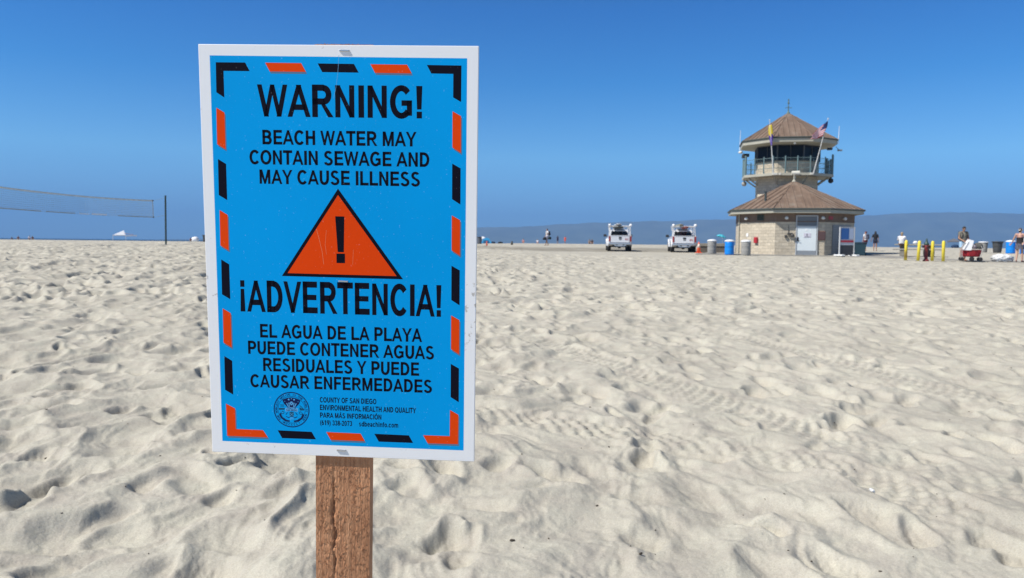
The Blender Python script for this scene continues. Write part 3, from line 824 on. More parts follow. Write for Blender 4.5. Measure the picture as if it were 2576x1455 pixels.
    for k, y in enumerate((67.0, 122.3, 178.2, 233.2, 288.6, 343.5)):
        c = (Or, K)[k % 2]
        c.append([(18, y), (27, y + 5.3), (27, y + 44.8), (17.6, y + 39.4)])
        c.append([(277.3, y + 1), (286.5, y + 6), (286.6, y + 44.9), (277.4, y + 39.2)])
    for q in K:
        mb = MB(); poly(mb, 0.00036, q); mb.build('border_dash', black, board)
    def grow(q, d, dx, dy):
        cx = sum(p[0] for p in q) / len(q); cy = sum(p[1] for p in q) / len(q)
        return [(p[0] + dx + (d if p[0] > cx else -d), p[1] + dy + (d if p[1] > cy else -d)) for p in q]
    for q in Or:
        mb = MB(); poly(mb, 0.00022, [(p[0] + 1.3, p[1] + 2.2) for p in q])
        mb.mi = 1; poly(mb, 0.00036, q); mb.build('border_dash', [shade, orange], board)
    # triangle
    mb = MB(); poly(mb, 0.00024, [(151.7, 152.3), (223.5, 250.6), (86.8, 250.2)])
    mb.mi = 1; poly(mb, 0.00036, [(151.6, 159.3), (216.3, 247.2), (93.4, 246.8)])
    mb.mi = 0; poly(mb, 0.00048, [(148.1, 182.6), (158.4, 182.6), (157.4, 222), (150.5, 222)]); poly(mb, 0.00048, [(149, 223.7), (158.6, 223.6), (158.6, 234.2), (149, 234.2)])
    mb.build('warning_triangle', [black, orange], board)
    mb = MB()
    def line(pts, w, off=0.0006):
        for (a, b), (c, d) in zip(pts[:-1], pts[1:]):
            l = math.hypot(c - a, d - b); nx_, ny_ = -(d - b) / l * w / 2, (c - a) / l * w / 2
            poly(mb, off, [(a + nx_, b + ny_), (c + nx_, d + ny_), (c - nx_, d - ny_), (a - nx_, b - ny_)])
    pale_s = print_mat('scratch_pale', (0.20, 0.50, 0.80)); or_s = print_mat('scratch_orange', (0.85, 0.30, 0.15))
    for pts, w, m_ in (([(154.3, 10.2), (153.6, 22), (152.6, 33), (150.8, 44), (148.2, 56)], 0.28, pale_s), ([(127, 197), (129.5, 207), (133, 222), (134.5, 236)], 0.35, or_s),
                       ([(138, 198), (136.5, 214), (137.8, 225)], 0.25, or_s), ([(168, 219), (167.2, 236)], 0.25, or_s)):
        mb = MB(); line(pts, w); mb.build('scratch', m_, board)
    # lettering
    mb = MB(); p = P(0.0004)
    for t, b in (('WARNING!', (63.9, 244.6, 42.2, 75.6)), ('BEACH WATER MAY', (68.5, 238.4, 90.4, 105.6)), ('CONTAIN SEWAGE AND', (53.5, 252.4, 112.1, 127.2)),
                 ('MAY CAUSE ILLNESS', (64.2, 242.1, 133.1, 148.3)), ('\u00a1ADVERTENCIA!', (38.5, 266.2, 256.4, 291.2)), ('EL AGUA DE LA PLAYA', (60.3, 244.9, 305.5, 320.6)),
                 ('PUEDE CONTENER AGUAS', (45.9, 258.3, 325.1, 339.9)), ('RESIDUALES Y PUEDE', (62.8, 241.6, 344.4, 359.3)), ('CAUSAR ENFERMEDADES', (47.5, 256.2, 363.8, 378.5))):
        fit_text(mb, t, b, p)
    for t, b in (('COUNTY OF SAN DIEGO', (127.7, 192.8, 387.8, 393.8)), ('ENVIRONMENTAL HEALTH AND QUALITY', (127.7, 238.1, 396.7, 402.8)), ('PARA M\u00c1S INFORMACI\u00d3N', (127.7, 198.4, 405.9, 411.7)),
                 ('(619) 338-2073', (127.7, 164.6, 414.7, 420.4)), ('sdbeachinfo.com', (172.6, 217.7, 414.6, 420.4))):
        fit_text(mb, t, b, p)
    mb.build('lettering', black, board)
    # round county seal
    navy = print_mat('printed_navy', (0.008, 0.016, 0.085), 0.45)
    teal = print_mat('printed_teal', (0.01, 0.085, 0.17), 0.45)
    mb = MB(); cu, cv = 94.7, 403.7
    def SP(off):
        q = P(off); return lambda u, v: q(cu + u, cv + v)
    def sp(off, pts): poly(mb, off, [(cu + a, cv + b) for a, b in pts])
    def ringband(off, r0, r1, n=96, a0=0, a1=2 * math.pi, k=1.0):
        q = SP(off); vs = []; 
        for i in range(n + 1):
            t = a0 + (a1 - a0) * i / n
            vs += [q(r0 * math.cos(t), r0 * math.sin(t)), q(r1 * math.cos(t), r1 * math.sin(t))]
        mb.add(vs, [(2 * i, 2 * i + 1, 2 * i + 3, 2 * i + 2) for i in range(n)])
    def stroke(off, pts, w):
        for (a, b), (c, d) in zip(pts[:-1], pts[1:]):
            l = math.hypot(c - a, d - b) or 1; nx_, ny_ = -(d - b) / l * w / 2, (c - a) / l * w / 2
            sp(off, [(a + nx_, b + ny_), (c + nx_, d + ny_), (c - nx_, d - ny_), (a - nx_, b - ny_)])
    mb.mi = 0; ringband(0.00030, 19.8, 20.6)
    for i in range(84):
        t = 2 * math.pi * i / 84; d = 0.045
        sp(0.00034, [(19.5 * math.cos(t), 19.5 * math.sin(t)), (20.95 * math.cos(t + .035), 20.95 * math.sin(t + .035)), (20.95 * math.cos(t + .078), 20.95 * math.sin(t + .078)), (19.5 * math.cos(t + .043), 19.5 * math.sin(t + .043))])
    ringband(0.00030, 15.5, 15.95)
    def arc_text(txt, rad_, h, a_mid, span, inward=False):
        chars = [c for c in txt]; n = len(chars)
        for i, c in enumerate(chars):
            if c == ' ': continue
            a = a_mid + span * ((i / (n - 1)) - 0.5) * (-1 if inward else 1)
            vs, fs = glyphs(c)
            xm = (min(v[0] for v in vs) + max(v[0] for v in vs)) / 2
            q = SP(0.00034); out = []
            for x, y in vs:
                lx = (x - xm) * h; ly = y * h
                R = rad_ + ly if not inward else rad_ + h - ly
                s = 1 if not inward else -1
                t = a + s * lx / rad_
                out.append(q(R * math.sin(t), -R * math.cos(t)))
            mb.add(out, fs)
    arc_text('THE NOBLEST MOTIVE IS THE PUBLIC GOOD', 16.65, 2.2, 0.0, 4.55)
    arc_text('MDCCCLI', 16.6, 2.1, math.pi, 1.05, inward=True)
    for a in (2.48, 2.62, 3.66, 3.80):
        sp(0.00034, [(17.6 * math.sin(a) + 0.55 * math.cos(k * 2.513 + 1), -17.6 * math.cos(a) + 0.55 * math.sin(k * 2.513 + 1)) for k in range(5)])
    # fan shaped flag shield with stars and stripes
    fan = [(-10.5 + 21 * i / 12, -10.2 - 4.2 * math.cos((i / 6 - 1) * 1.3)) for i in range(13)]
    sp(0.00030, fan + [(9.0, -7.2), (4.6, -2.6), (-4.6, -2.6), (-9.0, -7.2)])
    mb.mi = 3
    for x in (-1, 1):
        stroke(0.00040, [(x * 5.6, -7.6), (x * 3.5, -3.2)], 1.0); stroke(0.00040, [(x * 3.2, -8.2), (x * 2.3, -3.2)], 0.8)
        for sx_, sy_, r_ in ((3.1, -11.9, 1.5), (7.7, -9.6, 0.65)):
            sp(0.00040, [(x * sx_ + (r_ if k % 2 == 0 else r_ * 0.45) * math.sin(k * math.pi / 5), sy_ - (r_ if k % 2 == 0 else r_ * 0.45) * math.cos(k * math.pi / 5)) for k in range(10)])
    sp(0.00040, [(0 + (0.9 if k % 2 == 0 else 0.4) * math.sin(k * math.pi / 5), -12.9 - (0.9 if k % 2 == 0 else 0.4) * math.cos(k * math.pi / 5)) for k in range(10)])
    sp(0.00036, [(2.2 * math.cos(k * math.pi / 8), -7.4 + 2.2 * math.sin(k * math.pi / 8)) for k in range(16)])
    sp(0.00042, [(-7.6 + 15.2 * i / 10, -1.4 - 1.5 * math.cos((i / 5 - 1) * 1.4)) for i in range(11)] + [(7.0 - 14 * i / 10, 2.6 - 1.0 * math.cos((i / 5 - 1) * 1.4)) for i in range(11)])
    mb.mi = 0
    stroke(0.00044, [(-1.4, -8.6), (1.6, -5.6)], 0.35); stroke(0.00044, [(1.4, -8.6), (-1.6, -5.6)], 0.35)
    q = SP(0.00046)
    fit_text(mb, 'COUNTY OF', (-5.4, 5.4, -2.3, -1.0), q); fit_text(mb, 'SAN DIEGO', (-6.3, 6.3, -0.5, 1.6), q)
    # ship, plough, horns of plenty, basket and fruit
    mb.mi = 1
    sp(0.00032, [(-15.0, -1.6), (-7.6, -1.8), (-8.6, 0.4), (-14.6, 0.6)]); sp(0.00032, [(15.0, -1.4), (9.0, -2.6), (9.6, 0.6), (14.6, 0.4)])
    for k in range(3): stroke(0.00034, [(-13.0, -5.6 + k * 1.1), (-8.6, -5.6 + k * 1.1)], 0.5)
    stroke(0.00034, [(9.2, -5.2), (11, -4.2), (12.6, -2.4), (14.4, -0.6)], 0.9); stroke(0.00034, [(9.6, -3.4), (11.4, -1.0)], 0.6)
    for s_ in (-1, 1):
        sw = [(s_ * (10.4 + 2.3 * math.cos(t) * (1 - t / 9)), 3.2 + 2.3 * math.sin(t) * (1 - t / 9)) for t in np.linspace(0, 6.6, 24)]
        stroke(0.00034, sw, 0.75)
        mb.mi = 0
        stroke(0.00035, [(s_ * 13.0, 4.6), (s_ * 13.3, 7.2), (s_ * 11.6, 10.0), (s_ * 8.6, 12.0), (s_ * 5.2, 13.2), (s_ * 2.4, 13.6)], 1.9)
        stroke(0.00034, [(s_ * 4.2, 3.0), (s_ * 6.8, 6.2), (s_ * 5.6, 4.0)], 0.5); stroke(0.00034, [(s_ * 6.6, 8.0), (s_ * 3.6, 9.6), (s_ * 2.2, 8.6)], 0.8)
        mb.mi = 1
        stroke(0.00038, [(s_ * 12.2, 6.0), (s_ * 10.8, 9.2), (s_ * 7.4, 11.2)], 0.7)
    sp(0.00033, [(-2.6, 2.6), (2.6, 2.6), (2.2, 8.4), (-2.2, 8.4)])
    mb.mi = 3
    stroke(0.00040, [(-2.2, 3.6), (2.2, 7.6)], 0.35); stroke(0.00040, [(2.2, 3.6), (-2.2, 7.6)], 0.35)
    for k in range(7): sp(0.00040, [(-1.5 + 1.5 * (k % 3) + 0.55 * math.cos(j * 1.05), 9.6 + 1.2 * (k // 3) + 0.55 * math.sin(j * 1.05)) for j in range(6)])
    mb.build('county_seal', [navy, teal, print_mat('printed_mid_blue', (0.005, 0.25, 0.57), 0.42), pale], board)
    # staples
    st = mat('staple_steel', (0.55, 0.56, 0.58), 0.3, 0.85)
    for u, v in ((160.4, 5.9), (156.4, 254.4), (151.9, 449.5)):
        mb = MB(); x = u / 1000 - W / 2; z = HB + H / 2 - v / 1000
        mb.box((x, -0.0049, z), (0.0106, 0.0011, 0.0017), rot=(0, 0.04, 0), bev=0.0004)
        for s_ in (-1, 1): mb.box((x + s_ * 0.0048, -0.0040, z), (0.0011, 0.0016, 0.0016))
        mb.build('staple', st, board)
build_sign()

# ------------------------------------------------------------------ lifeguard tower
def uv_faces(name, faces, mats, parent, loc=None, label=None):
    """faces: list of (points, uvs, material index) - a mesh with a UV map in metres"""
    vs, fs, uvs, mi = [], [], [], []
    for pts, uv, m in faces:
        b = len(vs); vs += [tuple(p) for p in pts]; fs.append(tuple(range(b, b + len(pts)))); uvs += list(uv); mi.append(m)
    me = bpy.data.meshes.new(name); me.from_pydata(vs, [], fs)
    me.polygons.foreach_set('material_index', mi)
    l = me.uv_layers.new(name='UVMap')
    for i, u in enumerate(uvs): l.data[i].uv = u
    o = link_mesh(name, me, mats, parent, loc)
    if label: o['label'] = label
    return o

PHI = rad(7.0)
def oct_ring(R, z, c=(0, 0), a0=0.0, n=8):
    return [Vector((c[0] + R * math.cos(a0 + math.pi / 8 + k * math.pi / 4), c[1] + R * math.sin(a0 + math.pi / 8 + k * math.pi / 4), z)) for k in range(n)]

def build_tower():
    c0 = at(1991.5, 53.9)
    los = Vector((c0.x, c0.y, 0)).normalized(); right = Vector((los.y, -los.x, 0))
    nrm = -los * math.cos(PHI) + right * math.sin(PHI)          # outward normal of the front face
    gz = 0.84
    # local frame: -Y is the front normal, X is to the right as seen from the front
    root = empty('lifeguard_tower', (c0.x, c0.y, gz), math.atan2(-nrm.x, nrm.y) + math.pi,
                 'two storey lifeguard tower of pale split block with brown metal roofs', 'tower')
    stone = block_material('split_face_block', (0.60, 0.53, 0.415), (0.33, 0.29, 0.23), bumpd=0.011)
    roofm = roof_material()
    stucco = mat('brown_stucco_band', (0.20, 0.135, 0.095), 0.9, var=0.15, vscale=3, bump=0.004, bscale=60)
    trimm = mat('painted_fascia', (0.40, 0.385, 0.315), 0.6, var=0.1, vscale=2)
    gut = mat('dark_green_gutter', (0.045, 0.06, 0.055), 0.5)
    steel = mat('blue_green_rail', (0.13, 0.20, 0.21), 0.5)
    bone = mat('bone_painted_metal', (0.62, 0.60, 0.53), 0.5)
    concrete = mat('grey_concrete', (0.33, 0.315, 0.285), 0.9, var=0.2, vscale=1.5, bump=0.003, bscale=25)
    a0 = -math.pi / 2                                             # ring vertex 0 sits half a side right of the front normal
    def wall(name, R, z0, z1, mats, c=(0, 0), mi=0, label=None, R1=None):
        A = oct_ring(R, z0, c, a0); B = oct_ring(R1 or R, z1, c, a0); s = (A[1] - A[0]).length
        fa = []
        for k in range(8):
            k2 = (k + 1) % 8
            fa.append(([A[k], A[k2], B[k2], B[k]], [(k * s, z0), (k * s + s, z0), (k * s + s, z1), (k * s, z1)], mi))
        return uv_faces(name, fa, mats, root, label=label)
    def roof(Re, ze, za, c=(0, 0), name='roof'):
        A = oct_ring(Re, ze, c, a0); ap = Vector((c[0], c[1], za)); fa = []
        for k in range(8):
            k2 = (k + 1) % 8; s = (A[k2] - A[k]).length; h = ((A[k] + A[k2]) / 2 - ap).length
            fa.append(([A[k], A[k2], ap], [(k * 7, 0), (k * 7 + s, 0), (k * 7 + s / 2, h)], 0))
        r = uv_faces(name, fa, [roofm], root)
        mb = MB(); 
        for k in range(8):
            k2 = (k + 1) % 8; d = A[k2] - A[k]; m = (A[k] + A[k2]) / 2; up = (ap - m)
            nn = d.cross(up).normalized()
            if nn.z < 0: nn = -nn
            mb.tube(A[k] + Vector((0, 0, 0.02)), ap, 0.04, 0.02, 6)             # hip cap
            for j in range(1, 7):
                t = j / 7.0; p = A[k] + d * t
                w = 1 - abs(t - 0.5) * 2
                q = p + up * (w * 0.97)
                mb.tube(p + nn * 0.02, q + nn * 0.02, 0.032, 0.032, 4)
        mb.build('roof_seams', roofm, r)
        # gutter and fascia
        mb = MB()
        for k in range(8):
            k2 = (k + 1) % 8; mb.tube(A[k], A[k2], 0.055, 0.055, 8)
        mb.build('gutter', gut, r)
        return r, A
    def band(name, R0, R1, z0, z1, m, c=(0, 0), parent=None, zin=None):
        """ring with an outer face, underside and top"""
        O0, O1 = oct_ring(R1, z0, c, a0), oct_ring(R1, z1, c, a0)
        I0, I1 = oct_ring(R0, zin if zin is not None else z0, c, a0), oct_ring(R0, z1, c, a0)
        mb = MB()
        for k in range(8):
            k2 = (k + 1) % 8
            mb.add([O0[k], O0[k2], O1[k2], O1[k]], [(0, 1, 2, 3)]); mb.add([I0[k], I0[k2], O0[k2], O0[k]], [(0, 1, 2, 3)])
            mb.add([O1[k], O1[k2], I1[k2], I1[k]], [(0, 1, 2, 3)])
        return mb.build(name, m, parent or root)
    # -------- lower pavilion
    R = 4.02; ap_ = R * math.cos(math.pi / 8)
    W1 = wall('wall', R, -0.35, 2.18, [stone], label='pale split block wall of the ground floor')
    wall('wall_band', R + 0.012, 2.18, 2.80, [stucco])
    band('wall_cap', R - 0.1, R + 0.035, 2.17, 2.23, stucco)
    r1, A1 = roof(4.65, 2.99, 5.12)
    band('fascia', 4.2, 4.60, 2.74, 2.95, trimm, parent=r1)
    band('soffit', R - 0.2, 4.57, 2.735, 2.745, trimm, parent=r1)
    yf = -ap_
    # vent pipe on the left slope, cap on the peak
    mb = MB(); mb.tube((-2.05, -2.2, 3.6), (-2.05, -2.2, 4.22), 0.07, 0.07, 10); mb.tube((-2.05, -2.2, 4.2), (-2.05, -2.2, 4.26), 0.1, 0.1, 10)
    mb.build('vent_pipe', gut, r1)
    mb = MB(); mb.lathe([(0.16, 4.99), (0.14, 5.1), (0.05, 5.22), (0.03, 5.62)], (0, 0, 0), 10); mb.build('peak_cap', trimm, r1)
    # door in the front face
    dx0, dx1 = -0.22, 1.06; dxm = (dx0 + dx1) / 2
    frame = mat('grey_door_frame', (0.42, 0.44, 0.46), 0.5)
    leafm = mat('pale_blue_white_door', (0.70, 0.76, 0.78), 0.45, var=0.04, vscale=2)
    mb = MB()
    for x in (dx0, dx1): mb.box((x, yf - 0.03, 1.29), (0.07, 0.12, 2.6))
    mb.box((dxm, yf - 0.03, 2.565), (dx1 - dx0 - 0.07, 0.12, 0.07)); mb.box((dxm, yf - 0.03, 1.90), (dx1 - dx0 - 0.07, 0.12, 0.06))
    mb.box((dxm, yf - 0.02, -0.0), (dx1 - dx0 + 0.1, 0.3, 0.06))
    door = mb.build('door', frame, root)
    mb = MB(); mb.box((dxm, yf - 0.035, 1.08), (dx1 - dx0 - 0.10, 0.05, 1.56), bev=0.008); mb.build('door_leaf', leafm, door)
    mb = MB(); mb.box((dxm, yf - 0.032, 0.17), (dx1 - dx0 - 0.10, 0.05, 0.25)); mb.build('kick_plate', mat('kick_plate_grey', (0.30, 0.32, 0.34), 0.4, 0.3), door)
    mb = MB()
    for k in range(6): mb.box((dxm, yf - 0.02, 1.98 + k * 0.095), (dx1 - dx0 - 0.1, 0.07, 0.012), rot=(rad(40), 0, 0))
    mb.box((dxm, yf - 0.002, 2.22), (dx1 - dx0 - 0.08, 0.02, 0.58)); mb.build('transom_louvre', mat('louvre_grey', (0.22, 0.235, 0.25), 0.5), door)
    mb = MB(); mb.box((dx0 + 0.10, yf - 0.075, 1.05), (0.10, 0.035, 0.27), bev=0.01); mb.tube((dx0 + 0.12, yf - 0.12, 0.94), (dx0 + 0.25, yf - 0.12, 0.92), 0.014); mb.tube((dx0 + 0.12, yf - 0.06, 0.94), (dx0 + 0.12, yf - 0.12, 0.94), 0.014)
    mb.build('door_handle', mat('dark_bronze', (0.06, 0.055, 0.05), 0.4, 0.6), door)
    mb = MB(); mb.box((dxm + 0.04, yf - 0.068, 1.30), (0.44, 0.012, 0.28), bev=0.003)
    mb.mi = 1; mb.box((dxm + 0.02, yf - 0.077, 1.31), (0.05, 0.006, 0.10)); mb.ball((dxm + 0.02, yf - 0.077, 1.39), 0.022, (1, 0.3, 1)); mb.box((dxm + 0.04, yf - 0.077, 1.21), (0.3, 0.006, 0.025))
    mb.build('door_sign', [mat('sign_lilac', (0.60, 0.58, 0.66), 0.5), mat('sign_ink', (0.05, 0.05, 0.07), 0.5)], door)
    mb = MB(); mb.box((dxm - 0.02, yf - 0.066, 1.66), (0.11, 0.01, 0.15)); mb.build('notice', white_plastic, door)
    # wall plaque, drinking fixture, lamps, grille, notices
    mb = MB(); mb.box((1.35, yf - 0.03, 1.28), (0.46, 0.05, 0.60), bev=0.01); mb.mi = 1; mb.box((1.35, yf - 0.062, 1.28), (0.38, 0.02, 0.52))
    mb.build('wall_plaque', [mat('plaque_brown', (0.16, 0.075, 0.055), 0.5), mat('plaque_face', (0.10, 0.055, 0.05), 0.4)], root)
    def lamp(x, y, z, n, m):
        mb = MB(); b = Vector((x, y, z)); n = Vector(n)
        mb.tube(b - n * 0.05, b + n * 0.10, 0.05, 0.05, 10); mb.lathe([(0.05, 0.10), (0.11, 0.03), (0.12, -0.05), (0.02, -0.10)], b + n * 0.16, 12)
        mb.build('wall_lamp', m, root)
    lamp(-0.85, yf, 2.42, (0, -1, 0), mat('lamp_white', (0.75, 0.75, 0.72), 0.35)); lamp(1.38, yf, 2.42, (0, -1, 0), MATS['lamp_white'])
    s8 = math.sin(math.pi / 4)
    def left(x, z, out=0.0):   # point on the left-hand face; x runs along it, 0 in the middle
        return Vector((-s8 * (ap_ + out) + s8 * x, -s8 * (ap_ + out) - s8 * x, z))
    def rightp(x, z, out=0.0):
        return Vector((s8 * (ap_ + out) + s8 * x, -s8 * (ap_ + out) + s8 * x, z))
    lamp(*left(-0.75, 2.42), (-s8, -s8, 0), MATS['lamp_white']); lamp(*rightp(0.3, 2.42), (s8, -s8, 0), MATS['lamp_white'])
    rl, rr = rad(-45), rad(45)
    mb = MB(); p = left(0.35, 2.48, 0.03); mb.box(p, (0.56, 0.05, 0.40), rot=(0, 0, rl), bev=0.01)
    mb.mi = 1
    for i in range(4):
        for j in range(3): mb.box(left(0.35 - 0.19 + i * 0.125, 2.36 + j * 0.115, 0.058), (0.10, 0.012, 0.09), rot=(0, 0, rl))
    mb.build('vent_grille', [mat('grille_olive', (0.07, 0.085, 0.06), 0.6), mat('grille_dark', (0.02, 0.025, 0.02), 0.7)], root)
    mb = MB(); mb.box(left(-0.75, 1.32, 0.012), (0.16, 0.02, 0.22), rot=(0, 0, rl)); mb.build('notice', white_plastic, root)
    mb = MB(); mb.box(left(0.05, 0.97, 0.08), (0.26, 0.16, 0.40), rot=(0, 0, rl), bev=0.03); mb.build('extinguisher_box', mat('box_red', (0.42, 0.02, 0.03), 0.4), root)
    mb = MB()
    mb.box((-0.62, yf - 0.10, 1.40), (0.34, 0.2, 0.10), bev=0.03); mb.ball((-0.46, yf - 0.2, 1.28), 0.12, (1.1, 0.8, 0.9)); mb.box((-0.86, yf - 0.07, 1.22), (0.16, 0.12, 0.18), bev=0.02); mb.tube((-0.70, yf - 0.03, 1.40), (-0.70, yf - 0.03, 1.95), 0.015)
    mb.build('drinking_fixture', mat('fixture_dark', (0.07, 0.068, 0.065), 0.4, 0.3), root)
    mb = MB(); mb.box(rightp(-1.0, 2.45, 0.02), (0.42, 0.03, 0.22), rot=(0, 0, rr)); mb.build('wall_sign', mat('wall_sign_red', (0.35, 0.03, 0.04), 0.5), root)
    mb = MB(); mb.tube(left(-1.45, 2.0, 0.06), left(-1.45, 2.72, 0.06), 0.035); mb.tube(left(-1.45, -0.2, 0.05), left(-1.45, 2.0, 0.05), 0.03); mb.build('downpipe', trimm, root)
    # right of the door the front wall steps back into a dark doorway edge: a pier and a serving hatch shutter on the right face
    mb = MB(); mb.box(rightp(0.15, 1.05, 0.015), (1.9, 0.03, 1.9), rot=(0, 0, rr)); mb.mi = 1
    for k in range(12): mb.box(rightp(0.15, 0.18 + k * 0.16, 0.035), (1.86, 0.012, 0.14), rot=(0, 0, rr))
    mb.build('roller_shutter', [mat('shutter_frame', (0.16, 0.165, 0.17), 0.5), mat('shutter_slat', (0.24, 0.245, 0.25), 0.5)], root)
    # -------- shaft and cabin
    c = (-0.12, 3.55); RS = 2.26
    wall('shaft', RS, 0.0, 5.75, [stone], c, label='tall octagonal shaft of split block')
    wall('cabin_wall', RS + 0.03, 5.75, 6.70, [stone], c)
    glass = mat('dark_window_glass', (0.008, 0.010, 0.014), 0.25, spec=0.12)
    wn = wall('window', RS + 0.05, 6.70, 7.80, [glass], c)
    mb = MB()
    A = oct_ring(RS + 0.07, 6.70, c, a0); B = oct_ring(RS + 0.07, 7.80, c, a0)
    for k in range(8):
        mb.tube(A[k], B[k], 0.055, 0.055, 6)
        k2 = (k + 1) % 8
        mb.tube(A[k], A[k2], 0.05, 0.05, 6); mb.tube(B[k], B[k2], 0.04, 0.04, 6)
        mb.tube((A[k] + A[k2]) / 2, (B[k] + B[k2]) / 2, 0.022, 0.022, 4)
    mb.build('window_frame', mat('window_frame_grey', (0.06, 0.062, 0.06), 0.5), wn)
    r2, A2 = roof(3.55, 8.18, 10.40, c)
    band('fascia', 3.1, 3.51, 7.88, 8.14, trimm, c, r2, zin=7.86)
    band('soffit', RS - 0.3, 3.49, 7.86, 7.89, trimm, c, r2, zin=7.80)
    # finial with cross arms
    mb = MB(); cx, cy = c
    FZ = -0.24; mb.lathe([(0.16, 10.5 + FZ), (0.12, 10.62 + FZ), (0.05, 10.75 + FZ), (0.035, 10.95 + FZ)], (cx, cy, 0), 10)
    mb.tube((cx, cy, 10.9 + FZ), (cx, cy, 11.62 + FZ), 0.026, 0.018); mb.tube((cx - 0.2, cy, 11.0 + FZ), (cx + 0.2, cy, 11.0 + FZ), 0.018); mb.tube((cx, cy - 0.2, 11.0 + FZ), (cx, cy + 0.2, 11.0 + FZ), 0.018)
    for dx_, dy_ in ((-0.2, 0), (0.2, 0), (0, -0.2), (0, 0.2)): mb.ball((cx + dx_, cy + dy_, 11.0 + FZ), 0.03)
    mb.ball((cx, cy, 11.08 + FZ), 0.06); mb.ball((cx, cy, 11.35 + FZ), 0.07, (1, 1, 1.6)); mb.box((cx, cy, 11.55 + FZ), (0.09, 0.05, 0.16))
    mb.build('finial', mat('verdigris', (0.10, 0.16, 0.15), 0.6), r2)
    # balcony deck with rail
    deck = band('balcony_deck', RS - 0.05, 3.32, 5.56, 5.74, trimm, c)
    for k in range(8):
        a = a0 + math.pi / 8 + k * math.pi / 4; d = Vector((math.cos(a), math.sin(a), 0)); b = Vector((cx, cy, 0))
        mb = MB(); mb.tube(b + d * (RS + 0.0) + Vector((0, 0, 5.02)), b + d * 3.0 + Vector((0, 0, 5.55)), 0.06, 0.06, 6)
        mb.build('balcony_bracket', trimm, deck)
    P0 = oct_ring(3.23, 5.74, c, a0)
    rails = MB(); POSTS = []
    for k in range(8):
        k2 = (k + 1) % 8
        for t in (0.0, 1 / 3, 2 / 3):
            p = P0[k].lerp(P0[k2], t); mb = MB(); mb.box((p.x, p.y, 6.33), (0.075, 0.075, 1.2), rot=(0, 0, a0 + math.pi / 4 * k)); POSTS.append(mb)
        for z in (6.08, 6.44, 6.80): rails.tube(P0[k] + Vector((0, 0, z - 5.74)), P0[k2] + Vector((0, 0, z - 5.74)), 0.018, 0.018, 6)
        n_ = 22
        for j in range(1, n_): 
            p = P0[k].lerp(P0[k2], j / n_); rails.tube(p + Vector((0, 0, 0.06)), p + Vector((0, 0, 1.05)), 0.005, 0.005, 4, cap=False)
    rl_ = rails.build('railing', steel, root)
    for mb in POSTS: mb.build('railing_post', steel, rl_)
    # extra uprights at both ends of the rail
    for k in (5, 6, 1, 2):
        mb = MB(); p = P0[k] * 1.0; mb.tube(p, p + Vector((0, 0, 1.42)), 0.075, 0.075, 10); mb.build('corner_post', steel, rl_)
    # fittings
    mb = MB(); p = P0[5] + Vector((0, 0, 1.5)); mb.tube(p, p + Vector((0, 0, 0.22)), 0.15, 0.15, 12); mb.ball(p + Vector((0, 0, 0.22)), 0.15); mb.build('beacon', black_plastic, root)
    for k in (5, 1):
        p = oct_ring(3.14, 5.30, c, a0)[k]
        mb = MB(); mb.ball(p, 0.19); mb.tube(p, p + Vector((0, 0, 0.30)), 0.05, 0.05); mb.build('floodlight', black_plastic if k == 1 else mat('flood_grey', (0.35, 0.33, 0.3), 0.5), root)
    mb = MB(); p = oct_ring(3.54, 7.86, c, a0)[5]; mb.ball(p + Vector((0.05, -0.1, -0.16)), 0.14, (1.2, 1, 0.8)); mb.build('floodlight', MATS['lamp_white'], root)
    p = oct_ring(3.2, 7.78, c, a0)[5]; mb = MB(); mb.box(p + Vector((0.2, 0, -0.32)), (0.34, 0.3, 0.24), bev=0.04); mb.build('loudspeaker', black_plastic, root)
    p = oct_ring(3.2, 7.78, c, a0)[1]; mb = MB(); mb.box(p + Vector((-0.2, 0, -0.22)), (0.36, 0.3, 0.16), bev=0.04); mb.build('loudspeaker', black_plastic, root)
    p = oct_ring(3.56, 7.7, c, a0)[1]; mb = MB(); mb.box(p + Vector((0.12, 0, -0.26)), (0.34, 0.14, 0.11), bev=0.03); mb.tube(p + Vector((-0.15, 0, 0.0)), p + Vector((0.05, 0, -0.22)), 0.02); mb.build('camera', mat('cam_grey', (0.2, 0.2, 0.2), 0.5), root)
    q = [oct_ring(3.56, 7.9, c, a0)[k] for k in (5, 1)]
    for p, h in ((q[0], 1.5), (q[1], 1.25)):
        mb = MB(); mb.tube(p, p + Vector((0.03, 0, h)), 0.028, 0.014, 6); mb.build('antenna', white_plastic, root)
    mb = MB(); fy = cy - 3.32 * math.cos(math.pi / 8) - 0.05; mb.tube((cx - 0.02, fy - 0.16, 5.68), (cx + 0.50, fy - 0.16, 5.68), 0.15, 0.17, 14); mb.tube((cx + 0.25, fy - 0.02, 5.3), (cx + 0.25, fy - 0.02, 5.7), 0.03); mb.build('horn_speaker', bone, root)
    mb = MB(); mb.ball((cx + 0.15, cy - 3.0, 7.82), 0.1); mb.build('soffit_lamp', MATS['lamp_white'], root)
    for bx_ in ((cx - 1.12, 0.36), (cx - 0.78, 0.16), (cx + 1.3, 0.2)):
        mb = MB(); mb.box((bx_[0], fy - 0.03, 5.64), (bx_[1], 0.13, 0.15), bev=0.02); mb.build('flagpole_bracket', bone, root)
    return root, c, fy, P0
TOWER, TC, TFY, TP0 = build_tower()

def tower_pt(v):
    bpy.context.view_layer.update()
    return TOWER.matrix_world @ Vector(v)

